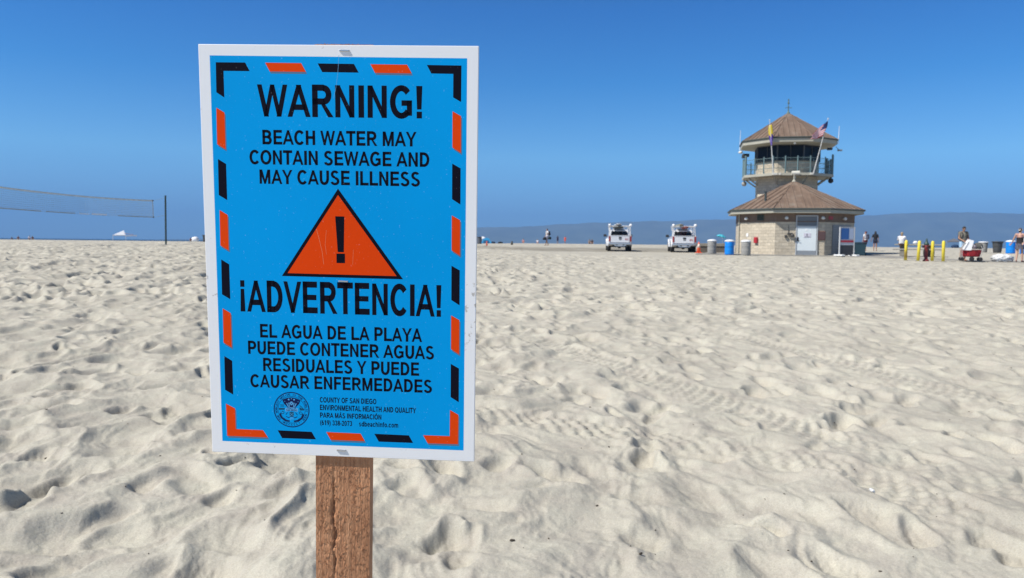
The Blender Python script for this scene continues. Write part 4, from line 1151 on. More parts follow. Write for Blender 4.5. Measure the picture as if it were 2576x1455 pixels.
def cloth_grid(name, fn, mats, parent, nu=16, nv=12, mi=lambda u, v: 0, th=0.006):
    mb = MB(); mb.smooth = True
    P = [[Vector(fn(i / nu, j / nv)) for i in range(nu + 1)] for j in range(nv + 1)]
    n = nu + 1
    mb.v = [tuple(p) for r in P for p in r]
    for j in range(nv):
        for i in range(nu):
            mb.f.append((j * n + i, j * n + i + 1, (j + 1) * n + i + 1, (j + 1) * n + i)); mb.m.append(mi((i + .5) / nu, (j + .5) / nv)); mb.sm.append(True)
    me = bpy.data.meshes.new(name); me.from_pydata(mb.v, [], mb.f); me.polygons.foreach_set('material_index', mb.m); me.polygons.foreach_set('use_smooth', mb.sm)
    o = link_mesh(name, me, mats, parent)
    m = o.modifiers.new('thick', 'SOLIDIFY'); m.thickness = th
    return o

def build_flags():
    polem = mat('flagpole_white', (0.62, 0.62, 0.60), 0.45)
    # left: yellow over purple, hanging limp; right: striped flag caught by the breeze
    yl = mat('flag_yellow', (0.62, 0.48, 0.02), 0.7); pu = mat('flag_purple', (0.07, 0.025, 0.30), 0.7)
    rd = mat('flag_red', (0.55, 0.05, 0.07), 0.7); wh = mat('flag_white', (0.88, 0.80, 0.82), 0.7); bl = mat('flag_blue', (0.035, 0.045, 0.16), 0.7)
    b = tower_pt((TC[0] - 1.22, TFY - 0.05, 5.62)); t = tower_pt((TC[0] - 1.62, TFY - 0.45, 9.35))
    r = empty('flag', b, 0, 'limp yellow and purple flag on the pole at the left of the balcony', 'flag')
    mb = MB(); mb.tube((0, 0, 0), t - b, 0.04, 0.022, 8); mb.ball(t - b, 0.05); mb.build('flagpole', polem, r)
    d = t - b
    def f1(u, v):
        p = d * (0.92 - 0.36 * v); w = 0.05 + 0.20 * math.sin(math.pi * min(1, v * 1.05 + 0.04)) ** 0.8 * (1 - 0.25 * v)
        return (p.x + 0.02 + w * math.sin(u * 7.5) * 0.55 - 0.02 * v, p.y - 0.03 - 0.10 * math.sin(u * 6 + 1) * (1 - 0.3 * v), p.z - 0.05 + 0.25 * (0.5 - u) * (1 if v < 0.1 else 1) * (0.2 + v) * 0.7)
    cloth_grid('cloth', f1, [yl, pu], r, 24, 16, lambda u, v: 0 if v < 0.48 + 0.06 * math.sin(u * 9) else 1)
    b = tower_pt((TC[0] + 1.42, TFY - 0.05, 5.60)); t = tower_pt((TC[0] + 2.20, TFY - 0.45, 9.35))
    r = empty('flag', b, 0, 'red and white striped flag with dark blue corner on the right balcony pole', 'flag')
    mb = MB(); mb.tube((0, 0, 0), t - b, 0.04, 0.022, 8); mb.ball(t - b, 0.05); mb.build('flagpole', polem, r)
    d2 = t - b
    def f2(u, v):
        p = d2 * (0.97 - 0.27 * v)
        s = u * (1.12)
        return (p.x - s * 0.86 + 0.05 * math.sin(v * 5 + u * 4), p.y - 0.14 * math.sin(u * 6.5 + v * 2.5), p.z - s * (0.78 - 0.45 * v) + 0.10 * math.sin(u * 5 + v * 3) * u)
    def mi2(u, v):
        if u < 0.36 and v < 0.50: return 2
        return 0 if int(v * 13) % 2 == 0 else 1
    cloth_grid('cloth', f2, [rd, wh, bl], r, 20, 26, mi2)
build_flags()

# ------------------------------------------------------------------ paving round the tower and the walkway to the right
def build_paving():
    conc = mat('sandy_concrete', (0.30, 0.285, 0.255), 0.95, var=0.25, vscale=0.8, bump=0.002, bscale=30)
    def strip(name, left, right, label, n=40):
        mb = MB(); L = [Vector((*p, 0)) for p in left]; R_ = [Vector((*p, 0)) for p in right]
        def along(P, t):
            f = t * (len(P) - 1); i = min(int(f), len(P) - 2); return P[i].lerp(P[i + 1], f - i)
        rows = []
        for k in range(n + 1):
            a, b = along(L, k / n), along(R_, k / n); row = []
            for j in range(9):
                p = a.lerp(b, j / 8); row.append((p.x, p.y, float(T(p.x, p.y)) + 0.045))
            rows.append(row)
        top = [p for r in rows for p in r]; bot = [(x, y, z - 0.25) for x, y, z in top]
        mb.add(top, [(k * 9 + j, k * 9 + j + 1, (k + 1) * 9 + j + 1, (k + 1) * 9 + j) for k in range(n) for j in range(8)])
        m = len(top); edge = [k * 9 for k in range(n + 1)] + [n * 9 + j for j in range(1, 9)] + [k * 9 + 8 for k in range(n - 1, -1, -1)] + [j for j in range(7, 0, -1)]
        mb.add(top + bot, [(edge[i], edge[(i + 1) % len(edge)], m + edge[(i + 1) % len(edge)], m + edge[i]) for i in range(len(edge))])
        tag(mb.build(name, conc), label, kind='structure')
    a = at(1985, 48.9); b = at(2090, 48.6); e1 = at(2290, 44.0); e2 = at(2450, 40.6); e3 = at(2640, 38.2); e4 = at(2900, 36)
    a2 = at(1770, 53.0); b2 = at(2180, 52.6); f1 = at(2300, 47.0); f2 = at(2450, 42.6); f3 = at(2640, 40.0); f4 = at(2900, 38)
    a0_ = at(1750, 50.2)
    strip('walkway', [p[:2] for p in (a0_, a, b, e1, e2, e3, e4)], [p[:2] for p in (at(1755, 52.2), at(1800, 58), at(2180, 55.0), f1, f2, f3, f4)], 'sandy concrete walkway running from the tower to the right', 60)
build_paving()
def ground(px, y, lift=0.0):
    p = at(px, y); p.z += lift; return p

# ------------------------------------------------------------------ information board, low wall, bins, cones
def build_info_board():
    p = ground(2129, 48.2, 0.045); los = math.atan2(p.x, p.y)
    r = empty('information_board', p, -los + rad(36), 'freestanding white framed information board with blue poster beside the tower', 'notice board')
    wm = mat('board_frame_shaded_white', (0.50, 0.51, 0.52), 0.5); w = 1.02  # white frame, its grey colour stands for the shade on it
    mb = MB()
    for x in (-w / 2, w / 2): mb.box((x, 0, 0.92), (0.055, 0.09, 1.78), bev=0.01)
    mb.box((0, 0, 1.79), (w - 0.06, 0.05, 0.04)); mb.build('frame', wm, r)
    for x in (-w / 2, w / 2):
        mb = MB(); mb.box((x, 0, 0.05), (0.22, 0.85, 0.09), bev=0.02); mb.build('foot', white_plastic, r)
    mb = MB(); mb.box((0, 0, 1.22), (w - 0.08, 0.03, 1.06)); mb.mi = 1; mb.box((-0.16, -0.022, 1.38), (0.56, 0.012, 0.68)); mb.mi = 2; mb.box((0, -0.022, 0.92), (w - 0.1, 0.012, 0.13)); mb.mi = 3; mb.box((0.30, -0.022, 1.40), (0.30, 0.012, 0.66))
    mb.build('panel', [mat('panel_grey_white', (0.5, 0.52, 0.56), 0.5), mat('poster_blue', (0.03, 0.12, 0.36), 0.5), mat('poster_red', (0.45, 0.03, 0.05), 0.5), mat('poster_pale', (0.45, 0.52, 0.66), 0.5)], r)
    mb = MB(); mb.box((0, 0.02, 0.36), (w - 0.1, 0.06, 0.60), bev=0.01); mb.build('base_panel', mat('base_dark', (0.045, 0.046, 0.05), 0.6), r)
build_info_board()

def build_low_wall():
    p = ground(1793, 56.0); los = math.atan2(p.x, p.y)
    r = empty('low_wall', p, -los, 'low grey brown wall behind the bins left of the tower', 'wall')
    cm = mat('wall_grey_block', (0.23, 0.21, 0.175), 0.9, var=0.2, vscale=2, bump=0.004, bscale=20); cd = mat('wall_dark_base', (0.115, 0.10, 0.082), 0.9, var=0.2, vscale=2)
    mb = MB(); mb.box((0.15, 0.3, 0.18), (2.5, 0.5, 0.62)); mb.build('wall_base', cd, r)
    mb = MB(); mb.box((0.15, 0.3, 0.60), (2.62, 0.62, 0.22), bev=0.02); mb.build('wall_top', cm, r)
build_low_wall()

def barrel_bin(px, y, body, lid, label, h=0.86, rr_=0.29, lidtype='dome', group=None, name='litter_bin', taper=1.0, rz=0.0):
    r = empty(name, ground(px, y, 0.02), rz, label, 'litter bin', group)
    mb = MB(); mb.smooth = True
    prof = [(rr_ * 0.94 * taper, 0.0), (rr_ * taper, 0.02)]
    for k in range(1, 6):
        z = h * k / 6; q = rr_ * (taper + (1 - taper) * k / 6)
        prof += [(q * 0.985, z - 0.03), (q * 1.02, z), (q * 0.985, z + 0.03)] if k in (2, 4) else [(q, z)]
    prof += [(rr_, h)]
    mb.lathe(prof, n=28); mb.build('barrel', body, r)
    mb = MB(); mb.smooth = True
    if lidtype == 'dome': mb.lathe([(rr_ * 1.06, h - 0.02), (rr_ * 1.08, h + 0.03), (rr_ * 0.92, h + 0.075), (rr_ * 0.5, h + 0.11), (rr_ * 0.12, h + 0.125)], n=28)
    elif lidtype == 'rim': mb.lathe([(rr_ * 1.0, h - 0.05), (rr_ * 1.14, h - 0.02), (rr_ * 1.14, h + 0.03), (rr_ * 0.8, h + 0.05), (rr_ * 0.1, h + 0.06)], n=28)
    mb.build('lid', lid, r)
    return r
gbin = mat('bin_aggregate_grey', (0.30, 0.295, 0.28), 0.9, var=0.3, vscale=30, bump=0.004, bscale=60)
bluebin = mat('bin_blue', (0.0, 0.22, 0.72), 0.45)
lidw = mat('bin_lid_white', (0.78, 0.79, 0.80), 0.5)
G_ = 'barrel bins on the beach'
barrel_bin(1790.5, 51.3, gbin, lidw, 'grey barrel bin with white lid, left of the blue bin near the second truck', group=G_)
barrel_bin(1834.5, 49.6, bluebin, lidw, 'bright blue barrel bin with white lid between two grey bins by the tower', group=G_)
barrel_bin(1876, 48.2, gbin, lidw, 'grey barrel bin with white lid in front of the tower wall', group=G_)
barrel_bin(2473, 60.5, gbin, lidw, 'grey barrel bin with flared white lid behind the red stroller', rr_=0.31, h=0.80, lidtype='rim', group=G_, taper=0.86)
barrel_bin(2508.5, 59.5, mat('bin_charcoal', (0.055, 0.058, 0.06), 0.6, var=0.2, vscale=8), mat('bin_charcoal_lid', (0.04, 0.043, 0.046), 0.5), 'charcoal tapered bin standing between a grey and a blue bin', rr_=0.36, h=0.84, lidtype='rim', group=G_, taper=0.76)
barrel_bin(2541.5, 57.5, bluebin, lidw, 'blue barrel bin with white lid behind the woman with a visor', rr_=0.31, h=0.88, group=G_)
barrel_bin(2577, 57.0, bluebin, bluebin, 'plain blue barrel bin cut off by the right edge of the photo', rr_=0.31, h=0.80, group=G_)
barrel_bin(518, 96, mat('bin_black_far', (0.03, 0.032, 0.035), 0.6), black_plastic, 'black bin far off at the left edge of the warning sign', rr_=0.38, h=0.85, lidtype='rim', group=G_, taper=0.85)
barrel_bin(1206, 101, mat('bin_slate', (0.10, 0.11, 0.125), 0.6), black_plastic, 'slate bin far off at the right edge of the warning sign beside the blue tent', rr_=0.32, h=0.90, lidtype='rim', group=G_, taper=0.85)
def build_cart():
    p = ground(2163, 50.2, 0.03); r = empty('wheeled_bin', p, -math.atan2(p.x, p.y), 'dark teal wheeled bin standing behind the information board', 'bin')
    cm = mat('cart_teal', (0.012, 0.04, 0.055), 0.5)
    mb = MB(); mb.prism([(-0.30, 0.05), (0.30, 0.05), (0.36, 0.82), (-0.36, 0.82)], -0.30, 0.30, 'y'); mb.build('bin_body', cm, r)
    mb = MB(); mb.box((0, 0, 0.86), (0.78, 0.70, 0.06), bev=0.02); mb.build('lid', cm, r)
    for s_ in (-1, 1):
        mb = MB(); mb.tube((s_ * 0.30, 0.26, 0.09), (s_ * 0.37, 0.26, 0.09), 0.10, 0.10, 14); mb.build('wheel', rubber, r)
build_cart()

def cone(px, y, h, label, band=True):
    r = empty('traffic_cone', ground(px, y, 0.0), 0, label, 'traffic cone', 'orange cones on the sand')
    mb = MB(); mb.box((0, 0, 0.02), (0.52 * h, 0.52 * h, 0.05), bev=0.01); mb.build('base', cone_orange, r)
    mb = MB(); mb.smooth = True; mb.lathe([(0.20 * h, 0.04), (0.04 * h, h), (0.02 * h, h + 0.005)], n=16); mb.build('cone_body', cone_orange, r)
    if band:
        mb = MB(); mb.smooth = True; mb.lathe([(0.133 * h + 0.004, 0.50 * h), (0.078 * h + 0.004, 0.80 * h)], n=16); mb.build('reflective_band', mat('band_pale', (0.75, 0.62, 0.56), 0.4), r)
cone(1757.5, 55.6, 0.80, 'orange cone with pale band beside the wheel of the second truck')
cone(1224.5, 74, 0.50, 'small orange cone standing alone near the warning sign', False)

# ------------------------------------------------------------------ pickup trucks
def build_truck(px, y, yaw, label):
    p = ground(px, y, -0.01); r = empty('pickup_truck', p, -math.atan2(p.x, p.y) * yaw, label, 'truck', 'white beach patrol trucks')
    # y runs forward (away from the camera); the tail is at y = 0
    hw = 0.90
    def arch(c, rr_, n=10): return [(c + rr_ * math.cos(math.pi * (1 - i / n)), 0.42 + rr_ * math.sin(math.pi * (1 - i / n))) for i in range(n + 1)]
    low = [(0.06, 0.60), (0.55, 0.46)] + arch(1.15, 0.47) + [(3.75 - 0.47, 0.42)] + arch(4.15, 0.45)[1:] + [(5.15, 0.45), (5.22, 0.75), (5.12, 1.02), (3.95, 1.12), (0.0, 1.24)]
    def tum(v):
        k = 1 - 0.045 * max(0, (v.z - 0.75)) / 0.5 - 0.03 * max(0, (0.75 - v.z))
        return Vector((v.x * k, v.y, v.z))
    mb = MB(); mb.prism(low, -hw, hw, 'x', tum)
    for s_ in (-1, 1):                                           # flared fenders
        for c_ in (1.15, 4.15):
            q = [(c_ + 0.60 * math.cos(math.pi * (1 - i / 10)), 0.42 + 0.60 * math.sin(math.pi * (1 - i / 10))) for i in range(11)] + [(c_ + 0.47 * math.cos(math.pi * i / 10), 0.42 + 0.47 * math.sin(math.pi * i / 10)) for i in range(11)]
            mb.prism(q, s_ * 0.86, s_ * 0.945, 'x')
    body = mb.build('body', white_paint, r)
    cab = [(1.55, 1.18), (1.72, 1.66), (2.1, 1.72), (2.95, 1.70), (3.85, 1.14)]
    def tum2(v): return Vector((v.x * (1 - 0.20 * max(0, v.z - 1.15) / 0.55), v.y, v.z))
    mb = MB(); mb.prism(cab, -0.84, 0.84, 'x', tum2); mb.build('cab', white_paint, r)
    def qd(pts, m, name, off=0.012):
        pass
    mb = MB(); mb.add([(-0.66, 1.565, 1.25), (0.66, 1.565, 1.25), (0.60, 1.665, 1.57), (-0.60, 1.665, 1.57)], [(0, 1, 2, 3)]); mb.add([(-0.66, 1.60, 1.25), (0.66, 1.60, 1.25), (0.60, 1.70, 1.57), (-0.60, 1.70, 1.57)], [(3, 2, 1, 0)])
    mb.build('rear_window', glass_dark, r)
    for s_ in (-1, 1):
        mb = MB(); x0, x1 = s_ * 0.835, s_ * 0.725
        mb.add([(x0, 1.72, 1.24), (x0, 3.55, 1.22), (x1, 2.95, 1.62), (x1, 1.86, 1.62)], [(0, 1, 2, 3)]); mb.build('side_window', glass_dark, r)
        mb = MB(); mb.box((s_ * 1.04, 3.45, 1.26), (0.24, 0.10, 0.20), bev=0.04); mb.tube((s_ * 0.82, 3.45, 1.18), (s_ * 0.98, 3.45, 1.20), 0.025); mb.build('mirror', black_plastic, r)
        mb = MB(); mb.box((s_ * 0.80, 0.0, 0.97), (0.13, 0.06, 0.42), bev=0.02); mb.build('tail_light', lamp_red, r)
    mb = MB(); mb.box((0, -0.012, 0.95), (1.40, 0.035, 0.50), bev=0.012); mb.box((0, -0.02, 1.225), (1.42, 0.06, 0.035), bev=0.01); tg = mb.build('tailgate', white_paint, r)
    mb = MB(); mb.box((0, -0.04, 1.06), (0.22, 0.03, 0.12), bev=0.02); mb.build('tailgate_handle', black_plastic, tg)
    mb = MB(); mb.box((0, -0.035, 0.93), (0.18, 0.02, 0.09), bev=0.02); mb.build('badge', mat('badge_grey', (0.25, 0.25, 0.25), 0.4, 0.5), tg)
    mb = MB()
    for i, q in enumerate(((0.40, 0.93), (0.47, 0.93), (0.56, 0.93), (0.40, 1.0), (0.58, 1.0), (0.50, 1.0), (0.44, 0.87), (0.58, 0.87))):
        mb.box((q[0], -0.034, q[1]), (0.055, 0.008, 0.03))
    mb.box((0.49, -0.032, 0.90), (0.24, 0.006, 0.016)); mb.build('unit_number', mat('decal_red', (0.40, 0.06, 0.07), 0.5), tg)
    mb = MB(); mb.box((0, 0.10, 0.70), (1.60, 0.04, 0.05)); mb.box((0, -0.05, 0.60), (1.72, 0.18, 0.15), bev=0.03); mb.prism([(-0.52, 0.53), (0.52, 0.53), (0.36, 0.40), (-0.36, 0.40)], -0.10, 0.05, 'y'); bp = mb.build('bumper', chrome, r)
    mb = MB(); mb.box((0, -0.105, 0.535), (0.30, 0.02, 0.15)); mb.build('licence_plate', mat('plate_white', (0.66, 0.66, 0.68), 0.5), bp)
    for s_ in (-1, 1):
        mb = MB(); mb.box((s_ * 0.26, -0.12, 0.54), (0.14, 0.03, 0.13), bev=0.02); mb.build('bumper_step', black_plastic, bp)
    mb = MB(); mb.box((0, 0.45, 0.40), (1.1, 0.5, 0.16)); mb.box((0, 2.6, 0.46), (1.0, 4.2, 0.14)); mb.tube((-0.75, 1.15, 0.38), (0.75, 1.15, 0.38), 0.06); mb.ball((0, 1.15, 0.38), 0.15); mb.build('chassis', black_plastic, r)
    for s_ in (-1, 1):
        for c_ in (1.15, 4.15):
            mb = MB(); mb.smooth = True
            M = Matrix.Translation((s_ * 0.79, c_, 0.395)) @ Matrix.Rotation(math.pi / 2, 4, 'Y')
            mb.lathe([(0.20, -0.13), (0.36, -0.135), (0.395, -0.10), (0.40, 0.0), (0.395, 0.10), (0.36, 0.135), (0.20, 0.13)], n=28, M=M); w = mb.build('wheel', rubber, r)
            mb = MB(); mb.lathe([(0.21, -0.10), (0.21, 0.10)], n=20, M=M); mb.build('rim', mat('alloy', (0.45, 0.45, 0.46), 0.35, 0.8), w)
    mb = MB()
    for s_ in (-1, 1):
        mb.path([(s_ * 0.80, 0.25, 1.23), (s_ * 0.76, 0.25, 1.95)], 0.028); mb.path([(s_ * 0.80, 1.45, 1.23), (s_ * 0.76, 1.45, 1.95)], 0.028); mb.tube((s_ * 0.76, 0.1, 1.95), (s_ * 0.76, 3.0, 1.93), 0.03)
        mb.path([(s_ * 0.74, 2.9, 1.68), (s_ * 0.76, 2.9, 1.94)], 0.028)
    for yy in (0.25, 1.45, 2.9): mb.tube((-0.82, yy, 1.95), (0.82, yy, 1.95), 0.03)
    rack = mb.build('rack', mat('rack_white', (0.68, 0.68, 0.68), 0.4), r)
    for s_ in (-1, 1):
        mb = MB(); mb.capsule((s_ * 0.80, 0.12, 2.02), (s_ * 0.80, 0.40, 2.02), 0.105, 0.105, 14); mb.build('rack_pad', mat('foam_white', (0.85, 0.86, 0.88), 0.7), rack)
    mb = MB(); mb.box((0, 2.35, 1.77), (0.9, 0.22, 0.09), bev=0.03); mb.build('light_bar', mat('bar_grey', (0.55, 0.56, 0.6), 0.3), r)
    return r
def board(truck, loc, w, t, L, col, label, group=None):
    bpy.context.view_layer.update()
    p = truck.matrix_world @ Vector(loc)
    r = empty('rescue_board', p, truck.rotation_euler.z, label, 'rescue board', 'rescue boards on the truck racks')
    mb = MB(); mb.smooth = True
    prof = []
    n = 22
    rings = []
    for i in range(n + 1):
        s = i / n; k = max(0.04, (1 - abs(2 * s - 1) ** 2.6)) ** 0.6
        rings.append(((0, s * L, 0.06 * (2 * s - 1) ** 2), w / 2 * k, t / 2 * max(0.25, k), (1, 0, 0), (0, 0, 1)))
    mb.loft(rings, 14); mb.build('board_body', col, r)
    mb = MB(); mb.box((0, L * 0.10, -t / 2 - 0.05), (0.02, 0.16, 0.12)); mb.build('fin', black_plastic, r)
t1 = build_truck(1559.5, 59.0, 0.62, 'white pickup with dark green boards on its rack, left one of two')
board(t1, (-0.12, -0.05, 2.055), 0.60, 0.13, 3.1, mat('board_cream', (0.74, 0.75, 0.74), 0.4), 'white rescue board on top of the left truck rack')
board(t1, (-0.10, 0.05, 1.86), 0.86, 0.13, 3.0, mat('board_olive', (0.045, 0.05, 0.035), 0.5), 'dark green rescue board hung under the left truck rack')
t2 = build_truck(1721, 57.3, 0.62, 'white pickup with a red board on its rack, right one beside the orange cone')
board(t2, (-0.30, -0.05, 2.05), 0.62, 0.13, 3.1, mat('board_grey', (0.35, 0.37, 0.30), 0.5), 'greenish grey rescue board on the right truck rack')
board(t2, (0.10, -0.1, 1.87), 0.56, 0.16, 3.0, mat('board_red', (0.25, 0.045, 0.03), 0.5), 'dark red rescue board under the right truck rack')

# ------------------------------------------------------------------ people
V3 = Vector
def mixv(a, b, t): return V3(a).lerp(V3(b), t)
SKINS = {}
def skin_mat(name, col):
    return mat('skin_' + name, col, 0.55, var=0.08, vscale=8)
STAND = dict(hipL=(-.095, 0, .93), hipR=(.095, 0, .93), kneeL=(-.10, .02, .51), kneeR=(.10, .02, .51), ankL=(-.105, -.02, .085), ankR=(.105, -.02, .085),
             toeL=(-.125, .15, .03), toeR=(.125, .15, .03), pel=(0, 0, .96), waist=(0, .0, 1.12), chest=(0, -.005, 1.30), neck=(0, -.015, 1.47), head=(0, .01, 1.625),
             shL=(-.175, -.01, 1.425), shR=(.175, -.01, 1.425), elL=(-.235, -.02, 1.14), elR=(.235, -.02, 1.14), wrL=(-.245, .05, .90), wrR=(.245, .05, .90))
def build_person(label, loc, face, H=1.74, pose=None, skin=None, detail=1, female=False, top=None, sleeve=0.45, bottom=None, leg=0.5, skirt=False, hair=None, hairlen=0.0, extras=None, hat=None, shoes=None, group=None, topdown=0.0):
    """face: heading angle of the figure's front (0 = away from the camera)"""
    J = dict(STAND); J.update(pose or {})
    J = {k: V3(v) for k, v in J.items()}
    k = H / 1.74
    r = empty('person', loc, face, label, 'person', group); r.scale = (k, k, k)
    vox = 0.011 if detail >= 2 else (0.016 if detail == 1 else 0.028)
    fem = 0.92 if female else 1.0
    xa = (J['shR'] - J['shL']).normalized(); xh = (J['hipR'] - J['hipL']).normalized()
    def ya(x): return V3((0, 0, 1)).cross(x).normalized()
    b = MB()
    # trunk
    b.loft([(J['pel'] - V3((0, 0, .10)), .10, .085, xh, ya(xh)), (J['pel'], .155 * (1.04 if female else 1), .112, xh, ya(xh)), (J['waist'], .135 * fem, .098, xa, ya(xa)), (J['chest'], .165 * fem, .115, xa, ya(xa)),
            (mixv(J['chest'], J['neck'], .6), .150 * fem, .098, xa, ya(xa)), (J['neck'] - V3((0, 0, .02)), .075, .065, xa, ya(xa)), (J['neck'] + V3((0, 0, .02)), .055, .055, xa, ya(xa))], 18)
    b.capsule(J['neck'] - V3((0, 0, .03)), mixv(J['neck'], J['head'], .7), .054 * fem, .050 * fem)
    hd = J['head']; look = V3(pose.get('look', (0, 1, -.05)) if pose else (0, 1, -.05)).normalized()
    rt = look.cross(V3((0, 0, 1))).normalized(); up = rt.cross(look)
    Mh = Matrix((rt, look, up)).transposed()
    b.ball(hd + up * .02, .092, (.82, 1.0, 1.12), 16, Mh)
    b.ball(hd + look * .02 - up * .055, .066, (.82, .98, .95), 14, Mh)                       # jaw
    b.capsule(hd + look * .088 + up * .02, hd + look * .110 - up * .022, .010, .015, 8)         # nose
    for s_ in (-1, 1): b.ball(hd + rt * (s_ * .078) - look * .005 + up * .0, .026, (.45, .9, 1.2), 8, Mh)
    for S in 'LR':
        b.capsule(mixv(J['sh' + S], J['neck'], .32), J['sh' + S], .060 * fem, .058 * fem)
        b.capsule(J['sh' + S], J['el' + S], .052 * fem, .040 * fem); b.capsule(J['el' + S], J['wr' + S], .041 * fem, .028 * fem)
        b.capsule(J['hip' + S] + V3((0, 0, .0)), J['knee' + S], .088, .058); b.capsule(J['knee' + S], mixv(J['knee' + S], J['ank' + S], .35), .057, .056); b.capsule(mixv(J['knee' + S], J['ank' + S], .35), J['ank' + S], .056, .036)
        heel = J['ank' + S] - (J['toe' + S] - J['ank' + S]).normalized() * .035 - V3((0, 0, .045))
        b.capsule(heel, J['ank' + S], .036, .036); b.capsule(heel, J['toe' + S], .034, .026); b.capsule(mixv(heel, J['toe' + S], .6), J['toe' + S] + V3((0, 0, .0)), .042, .03)
        # hand: palm, four unequal fingers, thumb from the side of the palm
        fa = (J['wr' + S] - J['el' + S]).normalized()
        hdv = V3(pose.get('hand' + S, fa)) if pose else fa
        hdv = hdv.normalized(); sd = hdv.cross(V3((0, 1, 0))); sd = sd.normalized() if sd.length > .1 else V3((1, 0, 0)); nn = sd.cross(hdv)
        w = J['wr' + S]; pm = w + hdv * .075
        b.capsule(w, w + hdv * .03, .027, .03); b.loft([(w + hdv * .01, .024, .018, sd, nn), (w + hdv * .05, .040, .016, sd, nn), (w + hdv * .09, .040, .013, sd, nn)], 10)
        if detail >= 1:
            for q, (o, L) in enumerate(((-.030, .062), (-.010, .075), (.010, .070), (.029, .054))):
                a = pm + sd * o + hdv * .012; m = a + hdv * (L * .5) + nn * (-.010); e = m + hdv * (L * .42) - nn * .024
                rr_ = .0092 if detail >= 2 else .012
                b.capsule(a, m, rr_, rr_ * .95, 8, 3); b.capsule(m, e, rr_ * .95, rr_ * .8, 8, 3)
            th = w + hdv * .03 - sd * .032; t2 = th + (hdv * .6 - sd * .7).normalized() * .034; b.capsule(th, t2, .013, .012, 8, 3); b.capsule(t2, t2 + (hdv * .9 - sd * .25 - nn * .3).normalized() * .03, .0115, .009, 8, 3)
    body = link_mesh('body', remeshed(b, 'body', vox, 3 if detail >= 1 else 2), skin, r)
    if detail >= 2:
        mb = MB()
        for s_ in (-1, 1): mb.ball(hd + rt * (s_ * .032) + look * .083 + up * .022, .010, (1.2, .5, .8), 8, Mh)
        mb.build('eyes', mat('eye_dark', (0.02, 0.015, 0.012), 0.3), r)
        mb = MB(); mb.capsule(hd + look * .089 - up * .052 - rt * .022, hd + look * .089 - up * .052 + rt * .022, .006, .006, 8, 3); mb.build('mouth', mat('lip', (0.30, 0.10, 0.085), 0.5), r)
        mb = MB()
        for s_ in (-1, 1): mb.capsule(hd + rt * (s_ * .018) + look * .088 + up * .042, hd + rt * (s_ * .048) + look * .078 + up * .042, .005, .004, 6, 3)
        mb.build('eyebrows', hair or mat('eye_dark', (0.02, 0.015, 0.012), 0.3), r)
    if top is not None:
        b = MB(); g = .014
        hem = J['pel'] - V3((0, 0, .03 + topdown))
        b.loft([(hem, .172, .128, xh, ya(xh)), (J['pel'] + V3((0, 0, .04)), .168, .124, xh, ya(xh)), (J['waist'], .152 * fem + g, .112 + g * .5, xa, ya(xa)), (J['chest'], .166 * fem + g, .117 + g, xa, ya(xa)),
                (mixv(J['chest'], J['neck'], .6), .152 * fem + g, .10 + g, xa, ya(xa)), (J['neck'] - V3((0, 0, .015)), .082, .072, xa, ya(xa)), (J['neck'] + V3((0, 0, .006)), .068, .064, xa, ya(xa))], 20)
        for S in 'LR':
            b.capsule(mixv(J['sh' + S], J['neck'], .30), J['sh' + S], .072 * fem, .072 * fem)
            if sleeve > 0:
                e = mixv(J['sh' + S], J['el' + S], min(1, sleeve)); b.tube(J['sh' + S], e, .071 * fem, .064 * fem, 14)
                if sleeve > 1: b.tube(J['el' + S], mixv(J['el' + S], J['wr' + S], sleeve - 1), .058, .042, 14); b.ball(J['el' + S], .058)
        link_mesh('shirt', remeshed(b, 'shirt', vox, 2), top, r)
    if bottom is not None:
        b = MB()
        b.loft([(J['pel'] + V3((0, 0, .07)), .162, .120, xh, ya(xh)), (J['pel'], .168, .128, xh, ya(xh)), (J['pel'] - V3((0, 0, .10)), .160, .122, xh, ya(xh))], 20)
        if skirt:
            m = (J['kneeL'] + J['kneeR']) / 2; hemc = mixv((J['hipL'] + J['hipR']) / 2, m, leg)
            b.loft([(J['pel'] - V3((0, 0, .02)), .170, .130, xh, ya(xh)), (mixv(J['pel'], hemc, .5), .20, .165, xh, ya(xh)), (hemc, .225, .19, xh, ya(xh))], 22)
        else:
            for S in 'LR':
                e = mixv(J['hip' + S], J['knee' + S], min(1, leg)); b.tube(J['hip' + S] + V3((0, 0, .03)), e, .104, .092, 16)
                if leg > 1: b.ball(J['knee' + S], .075); b.tube(J['knee' + S], mixv(J['knee' + S], J['ank' + S], leg - 1), .078, .055, 14)
        link_mesh('skirt' if skirt else 'shorts', remeshed(b, 'shorts', vox, 2), bottom, r)
    if hair is not None:
        b = MB(); b.ball(hd + up * .038 - look * .014, .098, (.86, 1.0, 1.02), 16, Mh)
        b.ball(hd - look * .045 - up * .02, .072, (.95, .7, 1.1), 12, Mh)
        if hairlen > 0:
            b.capsule(hd - look * .04, hd - look * .075 - V3((0, 0, hairlen)), .078, .085, 12); b.capsule(hd - look * .03 + rt * .03, hd - look * .07 + rt * .06 - V3((0, 0, hairlen * .9)), .06, .06, 10); b.capsule(hd - look * .03 - rt * .03, hd - look * .07 - rt * .06 - V3((0, 0, hairlen * .9)), .06, .06, 10)
        link_mesh('hair', remeshed(b, 'hair', vox, 1), hair, r)
